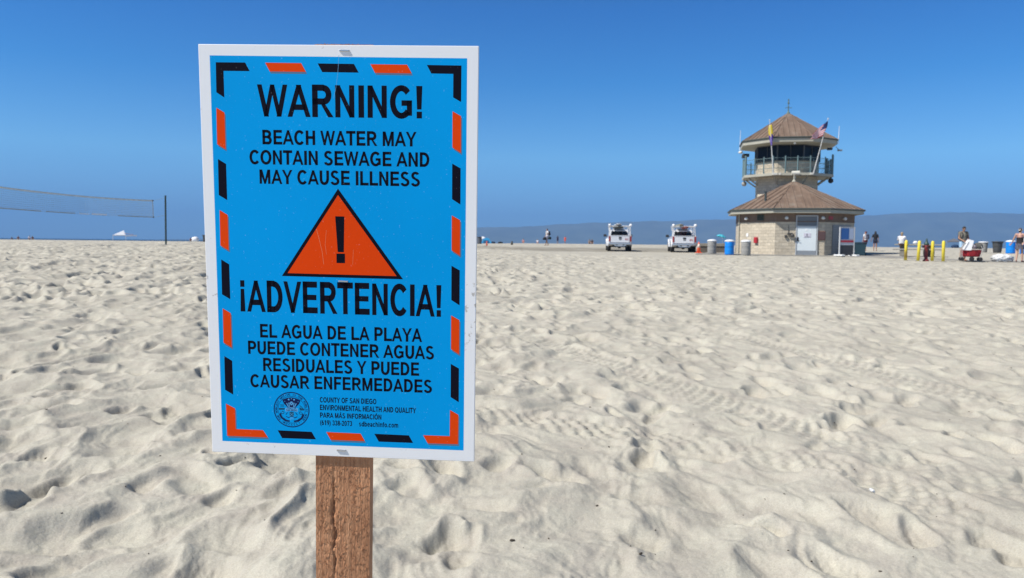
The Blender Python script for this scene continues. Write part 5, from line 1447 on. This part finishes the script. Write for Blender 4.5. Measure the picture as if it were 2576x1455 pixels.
    if hat == 'visor':
        b = MB(); b.lathe([(.094, -.012), (.097, .0), (.094, .03), (.088, .034)], n=20, M=Matrix.Translation(hd + up * .045) @ Mh.to_4x4() @ Matrix.Diagonal((.86, 1.02, 1, 1)))
        b.loft([(hd + up * .05 - look * .06, .055, .02, rt, up), (hd + up * .035 - look * .10, .052, .03, rt, up), (hd + up * .01 - look * .105, .03, .02, rt, up)], 12)
        b.loft([(hd + look * .075 + up * .05, .075, .008, rt, up), (hd + look * .13 + up * .04, .066, .006, rt, up), (hd + look * .165 + up * .03, .03, .005, rt, up)], 14)
        b.build('visor', mat('visor_white', (0.82, 0.78, 0.70), 0.6), r)
    elif hat is not None:
        b = MB(); b.lathe([(.16, -.01), (.165, .0), (.105, .012), (.098, .06), (.08, .10), (.02, .115)], n=20, M=Matrix.Translation(hd + up * .05) @ Mh.to_4x4()); b.build('hat', hat, r)
    if shoes is not None:
        for S in 'LR':
            b = MB(); h = J['ank' + S] - (J['toe' + S] - J['ank' + S]).normalized() * .04 - V3((0, 0, .05)); b.capsule(h, J['toe' + S], .042, .036); b.build('shoe', shoes, r)
    if extras: extras(r, J, vox)
    return r

tan = skin_mat('tan', (0.36, 0.20, 0.13)); fair = skin_mat('fair', (0.50, 0.30, 0.215)); brown = skin_mat('brown', (0.24, 0.125, 0.075))
hair_black = mat('hair_black', (0.012, 0.010, 0.010), 0.5); hair_brown = mat('hair_brown', (0.055, 0.032, 0.020), 0.5); hair_blond = mat('hair_blond', (0.34, 0.25, 0.14), 0.6)
c_white = mat('cloth_white', (0.80, 0.80, 0.82), 0.9); c_black = mat('cloth_black', (0.012, 0.013, 0.018), 0.9); c_navy = mat('cloth_navy', (0.02, 0.025, 0.07), 0.9)
c_grey = mat('cloth_grey', (0.22, 0.215, 0.20), 0.9, var=0.15, vscale=10); c_orange = mat('cloth_orange', (0.75, 0.10, 0.05), 0.9); c_pink = mat('cloth_pink', (0.60, 0.30, 0.32), 0.9)
def facing(p, deg): return -math.atan2(p.x, p.y) + rad(deg)

def backpack(col, straps=None):
    def f(r, J, vox):
        b = MB(); c = J['chest'] + V3((0, -.20, -.02)); b.box(c, (.30, .18, .46), bev=.06); b.box(c + V3((0, -.11, -.08)), (.22, .08, .22), bev=.03)
        for s_ in (-1, 1):
            b.path([J['chest'] + V3((s_ * .10, -.13, .16)), J['chest'] + V3((s_ * .105, -.04, .175)), J['chest'] + V3((s_ * .10, .10, .12)), J['chest'] + V3((s_ * .11, .142, 0.0)), J['chest'] + V3((s_ * .15, .10, -.14)), J['chest'] + V3((s_ * .14, -.12, -.18))], .022, 6)
        b.build('backpack', col, r)
    return f
# man beside the stroller: faces the camera and to the right, head bowed, hands together in front
p = ground(2421, 41.0, .05)
build_person('man in grey tee shirt and pale blue shorts with backpack beside the red stroller', p, facing(p, 180 + 28), 1.80,
    dict(elL=(-.245, .03, 1.14), elR=(.245, .03, 1.14), wrL=(-.075, .23, 1.0), wrR=(.075, .235, .99), handL=(.75, .35, -.5), handR=(-.75, .35, -.5), look=(0.12, 1, -.40), head=(.01, .045, 1.62), kneeL=(-.10, .05, .50), hipL=(-.10, 0, .93)),
    tan, 2, top=mat('tee_grey_brown', (0.19, 0.175, 0.14), 0.9, var=0.2, vscale=10), sleeve=.5, bottom=mat('shorts_pale_blue', (0.36, 0.53, 0.70), 0.9), leg=.62, hair=hair_black, extras=backpack(mat('pack_dark', (0.02, 0.021, 0.026), 0.8)))
# woman at the right edge, seen from behind
p = ground(2563, 39.6, .05)
def woman_bits(r, J, vox):
    b = MB(); m = mat('strap_pink', (0.50, 0.22, 0.24), 0.8)
    for s_ in (-1, 1): b.path([J['chest'] + V3((s_ * .085, -.125, -.03)), J['chest'] + V3((s_ * .085, -.112, .09)), J['chest'] + V3((s_ * .085, -.02, .165)), J['chest'] + V3((s_ * .085, .11, .09))], .014, 6)
    b.build('straps', m, r)
    b = MB(); xa, yv = (1, 0, 0), (0, 1, 0)
    b.loft([(J['pel'] + V3((0, 0, .0)), .170, .132, xa, yv), (J['waist'], .150, .116, xa, yv), (J['chest'] + V3((0, 0, -.03)), .168, .128, xa, yv)], 20); b.build('bodice', mat('bodice_black', (0.02, 0.016, 0.018), 0.85), r)
build_person('woman in white visor and black top seen from behind at the right edge', p, facing(p, -12), 1.72,
    dict(elL=(-.30, .04, 1.16), wrL=(-.39, .13, .96), handL=(-.55, .35, -.5), elR=(.27, .0, 1.17), wrR=(.20, -.10, 1.0), look=(.35, 1, -.08), ankL=(-.10, -.10, .085), toeL=(-.13, .07, .03), kneeL=(-.10, .0, .51), ankR=(.12, .06, .085), toeR=(.15, .22, .03), kneeR=(.115, .06, .51)),
    fair, 2, female=True, bottom=mat('skirt_patterned', (0.10, 0.095, 0.12), 0.9, var=0.6, vscale=16), skirt=True, leg=.62, hair=hair_brown, hat='visor', extras=woman_bits, shoes=mat('sandal', (0.10, 0.03, 0.03), 0.8))
# her bag
bpy.context.view_layer.update()
def lumpy(name, c, sc, col, label, cat, seed, amp=.18, rz=0.0, fr=3.0):
    r = bpy.data.meshes.new(name); bm = bmesh.new(); bmesh.ops.create_icosphere(bm, subdivisions=4, radius=1.0)
    for v in bm.verts:
        q = np.array([v.co.x * fr + seed, v.co.y * fr + v.co.z * 1.7 * fr])
        n = float(perlin(q[:1], q[1:])[0]) + .5 * float(perlin(q[:1] * 2.3 + 5, q[1:] * 2.3)[0]) + .3 * float(perlin(q[:1] * 5 + 9, q[1:] * 5)[0])
        f = 1 + amp * n
        v.co = V3((math.copysign(abs(v.co.x) ** .8, v.co.x) * sc[0] * f, math.copysign(abs(v.co.y) ** .8, v.co.y) * sc[1] * f, max(-.62, v.co.z) * sc[2] * f))
    for f in bm.faces: f.smooth = True
    bm.to_mesh(r); bm.free()
    o = link_mesh(name, r, col); o.location = c; o.rotation_euler = (0, 0, rz); tag(o, label, cat); return o
bagm = mat('bag_white_plastic', (0.55, 0.56, 0.58), 0.5, var=0.25, vscale=9, bump=.01, bscale=14)
lumpy('carried_bag', p + V3((.36, -.16, 1.10)), (.27, .17, .24), bagm, 'crumpled white bag hanging from the arm of the woman with a visor', 'bag', 3.1)
bg_ = ground(2521, 40.2, .05)
lumpy('sack', bg_ + V3((0, 0, .145)), (.52, .34, .235), mat('sack_white', (0.70, 0.71, 0.71), 0.6, var=0.3, vscale=5, bump=.015, bscale=10), 'large crumpled white sack lying on the walkway', 'sack', 8.4, .22)
# stroller wagon
def build_stroller():
    p = ground(2442, 40.4, .05); r = empty('stroller', p, facing(p, 8), 'red fabric stroller wagon on small black wheels, piled with white towel and grey bag', 'stroller')
    red = mat('stroller_red', (0.30, 0.010, 0.018), 0.85, var=0.4, vscale=7, bump=.01, bscale=12); fr = mat('stroller_frame', (0.55, 0.52, 0.48), 0.4, 0.4)
    mb = MB(); mb.smooth = False
    mb.loft([((-.02, 0, .22), .36, .20, (1, 0, 0), (0, 1, 0)), ((-.01, 0, .27), .42, .24, (1, 0, 0), (0, 1, 0)), ((0, 0, .42), .45, .26, (1, 0, 0), (0, 1, 0)), ((0, 0, .58), .47, .27, (1, 0, 0), (0, 1, 0)), ((0, 0, .62), .45, .25, (1, 0, 0), (0, 1, 0))], 10)
    mb.build('basket', red, r)
    mb = MB()
    for s_ in (-1, 1):
        mb.path([(-.44, s_ * .27, .12), (-.46, s_ * .27, .62), (-.30, s_ * .27, .95)], .018); mb.path([(.40, s_ * .27, .12), (.47, s_ * .27, .62), (.40, s_ * .27, .80)], .018); mb.tube((-.46, s_ * .27, .60), (.47, s_ * .27, .60), .016)
    mb.tube((-.30, -.27, .95), (-.30, .27, .95), .02); mb.tube((-.44, -.27, .14), (-.44, .27, .14), .014); mb.tube((.40, -.27, .14), (.40, .27, .14), .014); mb.build('frame', fr, r)
    for x in (-.44, .40):
        for s_ in (-1, 1):
            mb = MB(); M = Matrix.Translation((x, s_ * .29, .105)) @ Matrix.Rotation(math.pi / 2, 4, 'X'); mb.lathe([(.05, -.03), (.090, -.026), (.100, 0), (.090, .026), (.05, .03)], n=20, M=M); mb.build('wheel', rubber, r)
    mb = MB(); M = Matrix.Translation((.0, -.29, .12)) @ Matrix.Rotation(math.pi / 2, 4, 'X'); mb.box((.02, -.1, .16), (.10, .3, .12), bev=.02); mb.lathe([(.05, -.04), (.11, -.03), (.12, 0), (.11, .03), (.05, .04)], n=20, M=M); mb.build('centre_wheel', rubber, r)
    mb = MB(); mb.path([(.46, -.2, .62), (.56, -.16, .70), (.56, .16, .70), (.46, .2, .62)], .014); mb.build('handle', fr, r)
    bpy.context.view_layer.update(); W_ = r.matrix_world
    # towel draped over the back end
    q = empty('towel', W_ @ V3((-.20, 0, .60)), r.rotation_euler.z, 'bright white towel draped over the left end of the red stroller', 'towel')
    def ft(u, v):
        y = -.27 + .54 * u; s = v * 1.15
        x = -.20 + .26 * min(1, s) + .04 * math.sin(u * 6) * v; z = .42 - .14 * abs(s - .28) ** 1.2 * 2
        if v < .45: return (-.20 + .50 * v + .02 * math.sin(u * 5), y - (.07 if u < .1 else 0), -.06 + .48 * v / .45 + .015 * math.sin(u * 9))
        w = (v - .45) / .55
        return (.025 + .30 * w, y, .42 - .10 * w - .16 * w * w + .02 * math.sin(u * 8 + w * 4))
    cloth_grid('cloth', ft, [c_white], q, 14, 14, th=.02)
    mb = MB(); mb.prism([(-.20, -.04), (.16, -.04), (.26, .46), (.06, .52), (-.02, .46)], -.30, .24, 'y'); mb.build('bundle', c_white, q)
    lumpy('beach_bag', W_ @ V3((.30, 0, .76)), (.22, .24, .19), mat('bag_grey', (0.10, 0.097, 0.088), 0.85, var=0.3, vscale=9), 'dark grey bag lying on the right end of the red stroller', 'bag', 5.7, .12, r.rotation_euler.z)
    lumpy('folded_cloth', W_ @ V3((.10, -.16, .74)), (.11, .10, .14), mat('cloth_lilac', (0.26, 0.21, 0.24), 0.9, var=.5, vscale=12), 'small mauve bundle between towel and grey bag on the stroller', 'bundle', 2.2, .2)
build_stroller()
# two people right of the tower
p = ground(2176.5, 65.5)
build_person('person in white shirt and dark red shorts with slate backpack behind the teal bin', p, facing(p, 40), 1.66,
    dict(ankL=(-.10, -.20, .10), kneeL=(-.10, .02, .52), toeL=(-.12, -.04, .03), ankR=(.11, .14, .085), kneeR=(.10, .10, .52), toeR=(.12, .31, .03), look=(-.5, 1, -.1)), fair, 1, top=c_white, bottom=mat('shorts_dark_red', (0.13, 0.02, 0.03), 0.9), leg=.8, hair=mat('cap_maroon', (0.10, 0.02, 0.025), 0.8), extras=backpack(mat('pack_slate', (0.09, 0.10, 0.15), 0.8)))
p = ground(2201, 65.0)
build_person('woman with long black hair in black top seen from behind, right of the tower', p, facing(p, -5), 1.66,
    dict(elL=(-.27, .02, 1.16), wrL=(-.33, .10, .95)), tan, 1, female=True, top=c_black, sleeve=.8, bottom=c_navy, leg=.55, hair=hair_black, hairlen=.30, topdown=.12)
# backpacker in the middle distance
p = ground(1376, 82)
build_person('walker in white top and grey shorts with big dark backpack, alone left of the trucks', p, facing(p, 118), 1.78,
    dict(ankL=(-.13, .22, .085), kneeL=(-.12, .14, .50), toeL=(-.15, .38, .03), ankR=(.12, -.20, .10), kneeR=(.11, -.02, .50), toeR=(.13, -.05, .03), elL=(-.24, .14, 1.16), wrL=(-.24, .36, .98), elR=(.24, -.20, 1.18), wrR=(.25, -.40, 1.02), handL=(0, .2, -1), handR=(0, -.1, -1)), tan, 1, top=c_white, bottom=mat('shorts_grey', (0.20, 0.20, 0.27), 0.9), leg=.85, hair=hair_brown, extras=backpack(mat('pack_black', (0.03, 0.027, 0.035), 0.8)))
bpy.context.view_layer.update()
_wm = [o for o in COL.objects if o.get('label', '').startswith('walker in white')][0].matrix_world
lumpy('carried_bag', _wm @ V3((-.24, .40, .70)), (.19, .13, .18), c_black, 'small black bag held at the left of the backpacking walker', 'bag', 1.3)
lumpy('carried_bag', _wm @ V3((.25, -.44, .75)), (.18, .13, .17), mat('bag_dark_green', (0.012, 0.035, 0.035), 0.8), 'small dark green bag held at the right of the backpacking walker', 'bag', 4.9)
SIT = dict(hipL=(-.10, 0, .16), hipR=(.10, 0, .16), kneeL=(-.16, .36, .36), kneeR=(.16, .36, .36), ankL=(-.13, .56, .07), ankR=(.13, .56, .07), toeL=(-.14, .72, .05), toeR=(.14, .72, .05), pel=(0, 0, .17), waist=(0, -.03, .33), chest=(0, -.05, .51), neck=(0, -.05, .68), head=(0, -.02, .835),
           shL=(-.175, -.05, .635), shR=(.175, -.05, .635), elL=(-.24, .12, .42), elR=(.24, .12, .42), wrL=(-.14, .32, .42), wrR=(.14, .32, .42))
def raised(P, dz): return {k: (v[0], v[1], v[2] + dz) for k, v in P.items()}
# person sitting on the picnic table, back to the camera, feet on the far bench
p = ground(2267, 50.2, .04)
TBL = dict(raised(SIT, .62)); TBL.update(hipL=(-.10, 0, .82), hipR=(.10, 0, .82), pel=(0, 0, .83), kneeL=(-.13, .40, .84), kneeR=(.13, .40, .84), ankL=(-.12, .44, .50), ankR=(.12, .44, .50), toeL=(-.13, .60, .47), toeR=(.13, .60, .47))
build_person('person in white shirt sitting on the picnic table, back turned', p, facing(p, -6), 1.70, TBL, tan, 1, top=c_white, sleeve=.9, bottom=mat('shorts_brown', (0.06, 0.035, 0.025), 0.9), leg=.7, hair=hair_blond)
def far_person(px, y, label, seated, top, bottom, hair, H=1.7, deg=180, skin=tan, sink=0.0):
    p = ground(px, y, -sink)
    return build_person(label, p, facing(p, deg), H, SIT if seated else None, skin, 0, top=top, bottom=bottom, leg=.7, hair=hair, group='people far off on the sand')
far_person(1402.6, 165, 'small far figure in navy clothes standing by the water', False, c_navy, c_navy, hair_black, deg=20)
far_person(1421.4, 150, 'small far figure in orange standing right of the navy figure', False, c_orange, c_orange, hair_brown, 1.45, 170)
far_person(1316.3, 150, 'tiny far figure in pale pink sitting near the small post', True, c_pink, c_pink, hair_brown)
far_person(1352, 165, 'tiny far figure in white sitting left of the walker', True, c_white, c_pink, hair_blond)
far_person(1483, 140, 'dark grey figure sitting far off left of the left truck, left of a pair', True, c_grey, c_black, hair_black)
far_person(1489.5, 140, 'black clad figure sitting far off left of the left truck, right of a pair', True, c_black, c_black, hair_black)
far_person(46, 178, 'bare shouldered figure sitting far off at the left edge', True, mat('cloth_brown', (.16, .08, .06), .9), c_navy, hair_black, 1.75)
far_person(74, 172, 'figure in a white top sitting far off near the left edge', True, c_white, c_navy, hair_brown, 1.7)
far_person(82, 178, 'figure in brown sitting behind the white topped one near the left edge', True, mat('cloth_umber', (.10, .06, .05), .9), c_black, hair_black, 1.75, 190)
far_person(30, 170, 'figure in dark blue lying low far off at the left edge', True, c_navy, c_navy, hair_black, 1.2)
far_person(480, 150, 'reddish brown figure sitting far off beside the small white shade', True, mat('cloth_rust', (.20, .06, .05), .9), c_navy, hair_brown, 1.4)

# ------------------------------------------------------------------ beach furniture to the right
def build_picnic_table():
    p = ground(2309, 50.2, .03); r = empty('picnic_table', p, facing(p, -4), 'long grey concrete picnic table behind the yellow bollards', 'picnic table')
    cm = mat('table_concrete', (0.29, 0.28, 0.25), 0.9, var=0.2, vscale=3); leg = mat('table_leg_concrete', (0.21, 0.195, 0.165), 0.9, var=0.2, vscale=3)
    mb = MB(); mb.box((0, 0, .74), (2.72, .78, .085), bev=.02); mb.build('tabletop', cm, r)
    for s_ in (-1, 1):
        mb = MB(); mb.box((.02, s_ * .78, .44), (2.86, .30, .085), bev=.02); mb.build('bench', cm, r)
    for x in (-.85, .75):
        for s_ in (-1, 1):
            mb = MB(); mb.box((x, s_ * .78, .20), (.30, .20, .40), bev=.02); mb.build('leg', leg, r)
        mb = MB(); mb.box((x, 0, .35), (.34, .42, .70), bev=.02); mb.build('leg', leg, r)
    bpy.context.view_layer.update()
    o = lumpy('paper_bag', r.matrix_world @ V3((-.16, -.1, .86)), (.15, .10, .12), mat('paper_white', (.80, .80, .80), .8), 'small crumpled white paper bag on the picnic table', 'bag', 6.6, .25)
    o = lumpy('rucksack', r.matrix_world @ V3((.50, -.78, .24)), (.22, .14, .36), c_black, 'black bag leaning against the picnic table bench', 'bag', 7.7, .1)
    o.location.z = r.location.z + .23; o.location.y -= .12
build_picnic_table()
yel = mat('bollard_yellow', (0.82, 0.66, 0.055), 0.5, var=0.12, vscale=6)
for px, y, h, lean, lab in ((2277.6, 41.6, 1.10, .012, 'yellow bollard with a rubbed brownish foot, nearest the tower'), (2309, 40.7, 1.09, .045, 'yellow bollard left of the dark red hydrant, leaning'), (2344.6, 40.8, 1.08, .0, 'yellow bollard just right of the dark red hydrant'), (2372.3, 40.2, 1.10, -.008, 'yellow bollard on the right end of the row')):
    r = empty('bollard', ground(px, y, -.04), 0, lab, 'bollard', 'yellow bollards round the hydrant'); r.rotation_euler = (0, lean, 0)
    mb = MB(); mb.smooth = True; mb.lathe([(.078, 0), (.078, h - .05), (.066, h + .005), (.035, h + .035), (.002, h + .04)], n=20)
    mt = yel
    if px < 2280:
        mt, N, b_ = nodes_of('bollard_yellow_rubbed'); tc = N.nodes.new('ShaderNodeTexCoord'); sp_ = N.nodes.new('ShaderNodeSeparateXYZ'); no = N.nodes.new('ShaderNodeTexNoise'); no.inputs['Scale'].default_value = 7
        ad = N.nodes.new('ShaderNodeMath'); ad.operation = 'MULTIPLY_ADD'; ad.inputs[1].default_value = .5
        N.links.new(tc.outputs['Object'], sp_.inputs[0]); N.links.new(tc.outputs['Object'], no.inputs[0]); N.links.new(no.outputs[0], ad.inputs[0]); N.links.new(sp_.outputs['Z'], ad.inputs[2])
        rp = ramp(N, [(.33, (.82, .66, .055)), (.42, (.42, .28, .05)), (.75, (.48, .34, .05)), (.9, (.82, .66, .055))]); N.links.new(ad.outputs[0], rp.inputs[0]); N.links.new(rp.outputs[0], b_.inputs['Base Color']); b_.inputs['Roughness'].default_value = .55
    mb.build('post', mt, r)
    mb = MB(); mb.lathe([(.15, 0.0), (.145, .055), (.09, .06)], n=18); mb.build('footing', mat('footing_concrete', (.33, .31, .27), .95), r)
def build_hydrant():
    r = empty('hydrant', ground(2329, 40.9, -.01), 0, 'dark red hydrant with green pointed top between the yellow bollards', 'hydrant')
    red = mat('hydrant_red', (0.20, 0.022, 0.024), 0.5, var=.2, vscale=8); gr = mat('hydrant_green', (0.025, 0.06, 0.05), 0.5)
    mb = MB(); mb.smooth = True; mb.lathe([(.16, 0), (.165, .05), (.12, .09), (.085, .14), (.08, .62), (.095, .66), (.11, .68), (.11, .86), (.09, .88)], n=20); mb.build('barrel', red, r)
    mb = MB()
    for a in (0.0, math.pi): mb.tube((0, 0, .78), (.19 * math.cos(a), .19 * math.sin(a), .78), .05, .05, 12); mb.tube((.15 * math.cos(a), 0, .78), (.20 * math.cos(a), 0, .78), .065, .065, 8)
    mb.tube((0, 0, .74), (0, -.18, .74), .06, .06, 12); mb.build('outlet', mat('hydrant_dark', (.045, .018, .02), .6), r)
    mb = MB(); mb.smooth = True; mb.lathe([(.125, .87), (.13, .90), (.11, .96), (.07, 1.02), (.05, 1.08), (.042, 1.18), (.02, 1.21)], n=18); mb.build('bonnet', gr, r)
build_hydrant()

# ------------------------------------------------------------------ shade on the sand
def canopy(px, y, w, hz, eave, roofc, label, legs=True, apex=(0, 0), rz=0.0, legc=None):
    p = ground(px, y); r = empty('canopy', p, facing(p, rz), label, 'canopy', 'shade canopies')
    e = w / 2; mb = MB()
    c = [(-e, -e), (e, -e), (e, e), (-e, e)]
    for i in range(4):
        a, b = c[i], c[(i + 1) % 4]; mb.add([(*a, eave), (*b, eave), (apex[0], apex[1], hz)], [(0, 1, 2)])
        mb.add([(*a, eave - .22), (*b, eave - .22), (*b, eave), (*a, eave)], [(0, 1, 2, 3)])
    mb.build('roof', roofc, r)
    for a in c:
        mb = MB(); mb.tube((*a, -.1), (*a, eave), .035, .035, 6); mb.build('leg', legc or white_plastic, r)
    return r
canopy_white = mat('canopy_white', (0.82, 0.82, 0.84), 0.7)
r = canopy(300.5, 196, 2.9, 2.75, 1.55, canopy_white, 'white peaked canopy with a side awning, far off on the left', apex=(1.0, -.4))
mb = MB(); mb.add([(1.45, -1.2, 1.52), (4.0, -1.2, 1.60), (4.0, 1.2, 1.60), (1.45, 1.2, 1.52), (1.45, -1.2, 1.22), (4.0, -1.2, 1.30), (4.0, 1.2, 1.30), (1.45, 1.2, 1.22)], [(0, 1, 2, 3), (0, 4, 5, 1), (1, 5, 6, 2), (2, 6, 7, 3)]); mb.build('awning', mat('awning_pale', (.80, .81, .84), .7), r)
mb = MB(); mb.tube((1.0, -1.3, 2.0), (3.2, -1.3, 1.66), .05, .05); mb.build('awning_pole', mat('pole_rose', (.5, .25, .3), .5), r)
canopy(2399, 190, 2.9, 2.35, 1.62, mat('canopy_grey', (0.115, 0.115, 0.13), 0.8), 'dark grey flat canopy far off behind the man with the backpack', legc=mat('leg_grey', (.35, .36, .4), .5))
lumpy('beach_chairs', ground(2402, 189) + V3((0, 0, .3)), (.9, .4, .5), mat('chair_blue', (.02, .05, .12), .8), 'dark blue folding seats in the shade of the far grey canopy', 'seats', 9.9, .25)
lumpy('sunshade', ground(491, 165) + V3((0, 0, .42)), (.75, .6, .62), canopy_white, 'small rounded white sunshade far off left of the warning sign', 'sunshade', 12.2, .06)
def build_tent():
    p = ground(1222, 128); r = empty('beach_tent', p, facing(p, 0), 'sky blue pop up beach tent with open front near the warning sign', 'tent')
    blu = mat('tent_blue', (0.05, 0.40, 0.74), 0.6); db = mat('tent_inside_shade', (0.03, 0.13, 0.26), 0.8); wh = canopy_white
    mb = MB(); mb.prism([(-.75, 0), (1.05, 0), (.55, .92), (.05, 1.0), (-.45, .86)], -.6, .9, 'y'); mb.build('shell', blu, r)
    mb = MB(); mb.prism([(-.50, .02), (.72, .02), (.42, .58), (-.30, .58)], -.64, -.55, 'y'); mb.build('opening', db, r)  # dark slab on the closed shell, its colour stands for the shaded inside
    mb = MB(); mb.ball((1.2, .2, .16), .28, (1.4, .8, .9)); mb.build('side_pocket', mat('tent_navy', (.015, .03, .07), .8), r)
    p = ground(1213.5, 132); r = empty('sunshade', p, facing(p, 0), 'white shade peeping out between the slate bin and the blue tent', 'sunshade')
    mb = MB(); mb.smooth = True; mb.lathe([(.02, 1.25), (.35, 1.18), (.62, .98), (.75, .80)], n=18); mb.build('shade', wh, r)
    mb = MB(); mb.tube((0, 0, -.1), (0, 0, 1.22), .03); mb.build('pole', white_plastic, r)
build_tent()
def umbrella(px, y, R, h, col, label):
    p = ground(px, y); r = empty('beach_umbrella', p, 0, label, 'umbrella'); mb = MB()
    n = 16; t = V3((0, 0, h)); M = Matrix.Rotation(rad(14), 4, 'Y')
    P1 = [M @ V3((R * math.cos(2 * math.pi * k / n), R * math.sin(2 * math.pi * k / n), -.42)) + t for k in range(n)]; P2 = [M @ V3((.55 * R * math.cos(2 * math.pi * k / n), .55 * R * math.sin(2 * math.pi * k / n), -.13)) + t for k in range(n)]
    for k in range(n):
        j = (k + 1) % n; mb.mi = k % 2
        mb.add([P1[k], P1[j], P2[j], P2[k]], [(0, 1, 2, 3)]); mb.add([P2[k], P2[j], t], [(0, 1, 2)])
    mb.build('shade', col, r); mb = MB(); mb.tube((.25, 0, -.2), t, .025); mb.build('pole', white_plastic, r)
umbrella(1815, 118, .82, 1.75, [mat('umbrella_teal', (0.02, 0.34, 0.42), .7), mat('umbrella_aqua', (0.10, 0.48, 0.62), .7)], 'teal beach umbrella showing between the grey and blue bins')
lumpy('cool_box', ground(1258.7, 135) + V3((0, 0, .12)), (.40, .25, .22), c_black, 'low black heap on the sand right of the blue tent', 'bag', 3.9, .2)
r = empty('marker_post', ground(1287.7, 84, -.03), 0, 'short olive post standing in the sand left of the walker', 'post'); mb = MB(); mb.smooth = True; mb.lathe([(.13, 0), (.125, .34), (.11, .40), (.02, .41)], n=14); mb.build('post', mat('post_olive', (.10, .095, .07), .8), r)
mb = MB(); mb.lathe([(.05, .40), (.05, .47), (.01, .48)], n=10); mb.build('cap', mat('post_cap', (.06, .06, .05), .7), r)

# ------------------------------------------------------------------ volleyball net and its post
def build_volley():
    a = ground(417.5, 44.6); t = atz(416, 493, 44.6)
    r = empty('net_post', a, 0, 'dark green steel volleyball post standing right of the net', 'post'); d = t - a
    mb = MB(); mb.tube((0, 0, -.2), d, .052, .050, 14); mb.build('post', mat('post_green', (0.028, 0.05, 0.045), 0.5), r)
    mb = MB(); mb.tube(d, d + V3((0, 0, .02)), .056); mb.tube(d * .5 + V3((-.06, 0, 0)), d * .5 + V3((.02, 0, 0)), .02); mb.build('fittings', mat('fitting_grey', (.10, .11, .11), .5, .4), r)
    TLp, TRp = atz(-6, 469.0, 35.2), atz(384.5, 503.8, 44.0); BLp, BRp = atz(-6, 524.4, 35.2), atz(386.5, 547.6, 44.0)
    r = empty('volleyball_net', TLp, 0, 'pale volleyball net with tan top band and patched lower band', 'net')
    o = TLp.copy()
    def pt(u, v):
        p = TLp.lerp(TRp, u).lerp(BLp.lerp(BRp, u), v) - o
        p.z -= .10 * 4 * u * (1 - u) * (1 - .55 * v); return p
    cord = mat('net_cord', (0.32, 0.36, 0.38), 0.9); tape = mat('net_tape_tan', (0.72, 0.72, 0.64), 0.9, var=.2, vscale=5); low = mat('net_tape_olive', (0.38, 0.42, 0.42), 0.9, var=.3, vscale=4); pat = mat('net_patch_white', (0.85, 0.88, 0.92), 0.9)  # cord and tape colours lightened to stand for sunlight coming through the cloth
    mb = MB(); nu, nv = 94, 10
    for i in range(nu + 1):
        for j in range(nv): mb.tube(pt(i / nu, j / nv), pt(i / nu, (j + 1) / nv), .0056, .0056, 3, cap=False)
    for j in range(nv + 1):
        for i in range(0, nu): mb.tube(pt(i / nu, j / nv), pt((i + 1) / nu, j / nv), .0056, .0056, 3, cap=False)
    mb.build('netting', cord, r)
    def band(name, u0, u1, v0, v1, m, n=40):
        mb = MB()
        for i in range(n):
            a, b = u0 + (u1 - u0) * i / n, u0 + (u1 - u0) * (i + 1) / n
            for s_ in (-.012, .012): mb.add([pt(a, v0) + V3((s_ * .5, s_, 0)), pt(b, v0) + V3((s_ * .5, s_, 0)), pt(b, v1) + V3((s_ * .5, s_, 0)), pt(a, v1) + V3((s_ * .5, s_, 0))], [(0, 1, 2, 3)])
        return mb.build(name, m, r)
    band('top_band', 0, 1, -.005, .065, tape)
    for u0, u1 in ((0, .235), (.265, .44), (.73, 1.0)): band('lower_band', u0, u1, .955, 1.0, low, 12)
    band('lower_band', .55, .65, .93, 1.0, pat, 8); band('lower_band', .47, .53, .96, 1.0, pat, 6)
    band('side_band', .996, 1.0, 0, 1, mat('net_side', (.60, .66, .68), .9), 2); band('side_band', 0.0, .008, 0, 1, MATS['net_side'], 2)
    mb = MB(); e = t - o; mb.path([pt(1, .02), e - V3((0, 0, .12))], .006, 5); mb.path([pt(1, .99), V3((e.x, e.y, 0)) + V3((0, 0, (a - o).z + 1.7))], .006, 5); mb.build('rope', cord, r)
    mb = MB(); mb.ball(pt(1, .03), .045); mb.ball(pt(1, .985), .04); mb.build('corner_knots', mat('knot_dark', (.07, .075, .07), .8), r)
build_volley()

# ------------------------------------------------------------------ small things on the near sand
def build_litter():
    x, y = groundhit(2193, 1248)
    bm = bmesh.new(); bmesh.ops.create_icosphere(bm, subdivisions=2, radius=1)
    for v in bm.verts: v.co = V3((v.co.x * .020 * (1 + .25 * math.sin(v.co.y * 5)), v.co.y * .016, v.co.z * .009 * (1 + .3 * math.sin(v.co.x * 6))))
    me = bpy.data.meshes.new('shell'); bm.to_mesh(me); bm.free()
    o = link_mesh('shell', me, mat('shell_white', (.85, .85, .84), .5)); o.location = (x, y, sand_z(x, y) + .014); o.rotation_euler = (.35, .5, .6); tag(o, 'small bright white shell lying on the near sand', 'shell')
    mb = MB(); rr = np.random.default_rng(3)
    for k in range(170):
        y = 2.9 + 9 * rr.random() ** 1.7; x = rr.uniform(-.75, .75) * y; z = sand_z(x, y); s = rr.uniform(.0012, .0042) * (1 if rr.random() < .85 else 1.7)
        a = rr.uniform(0, 6.28); l = s * rr.uniform(1, 2.6)
        mb.capsule((x, y, z + s * .5), (x + l * math.cos(a), y + l * math.sin(a), z + s * .6), s, s * .7, 6, 2)
    tag(mb.build('sand_specks', mat('speck_dark', (.055, .045, .035), .9)), 'dark specks of weed and grit scattered over the near sand', kind='stuff')
build_litter()
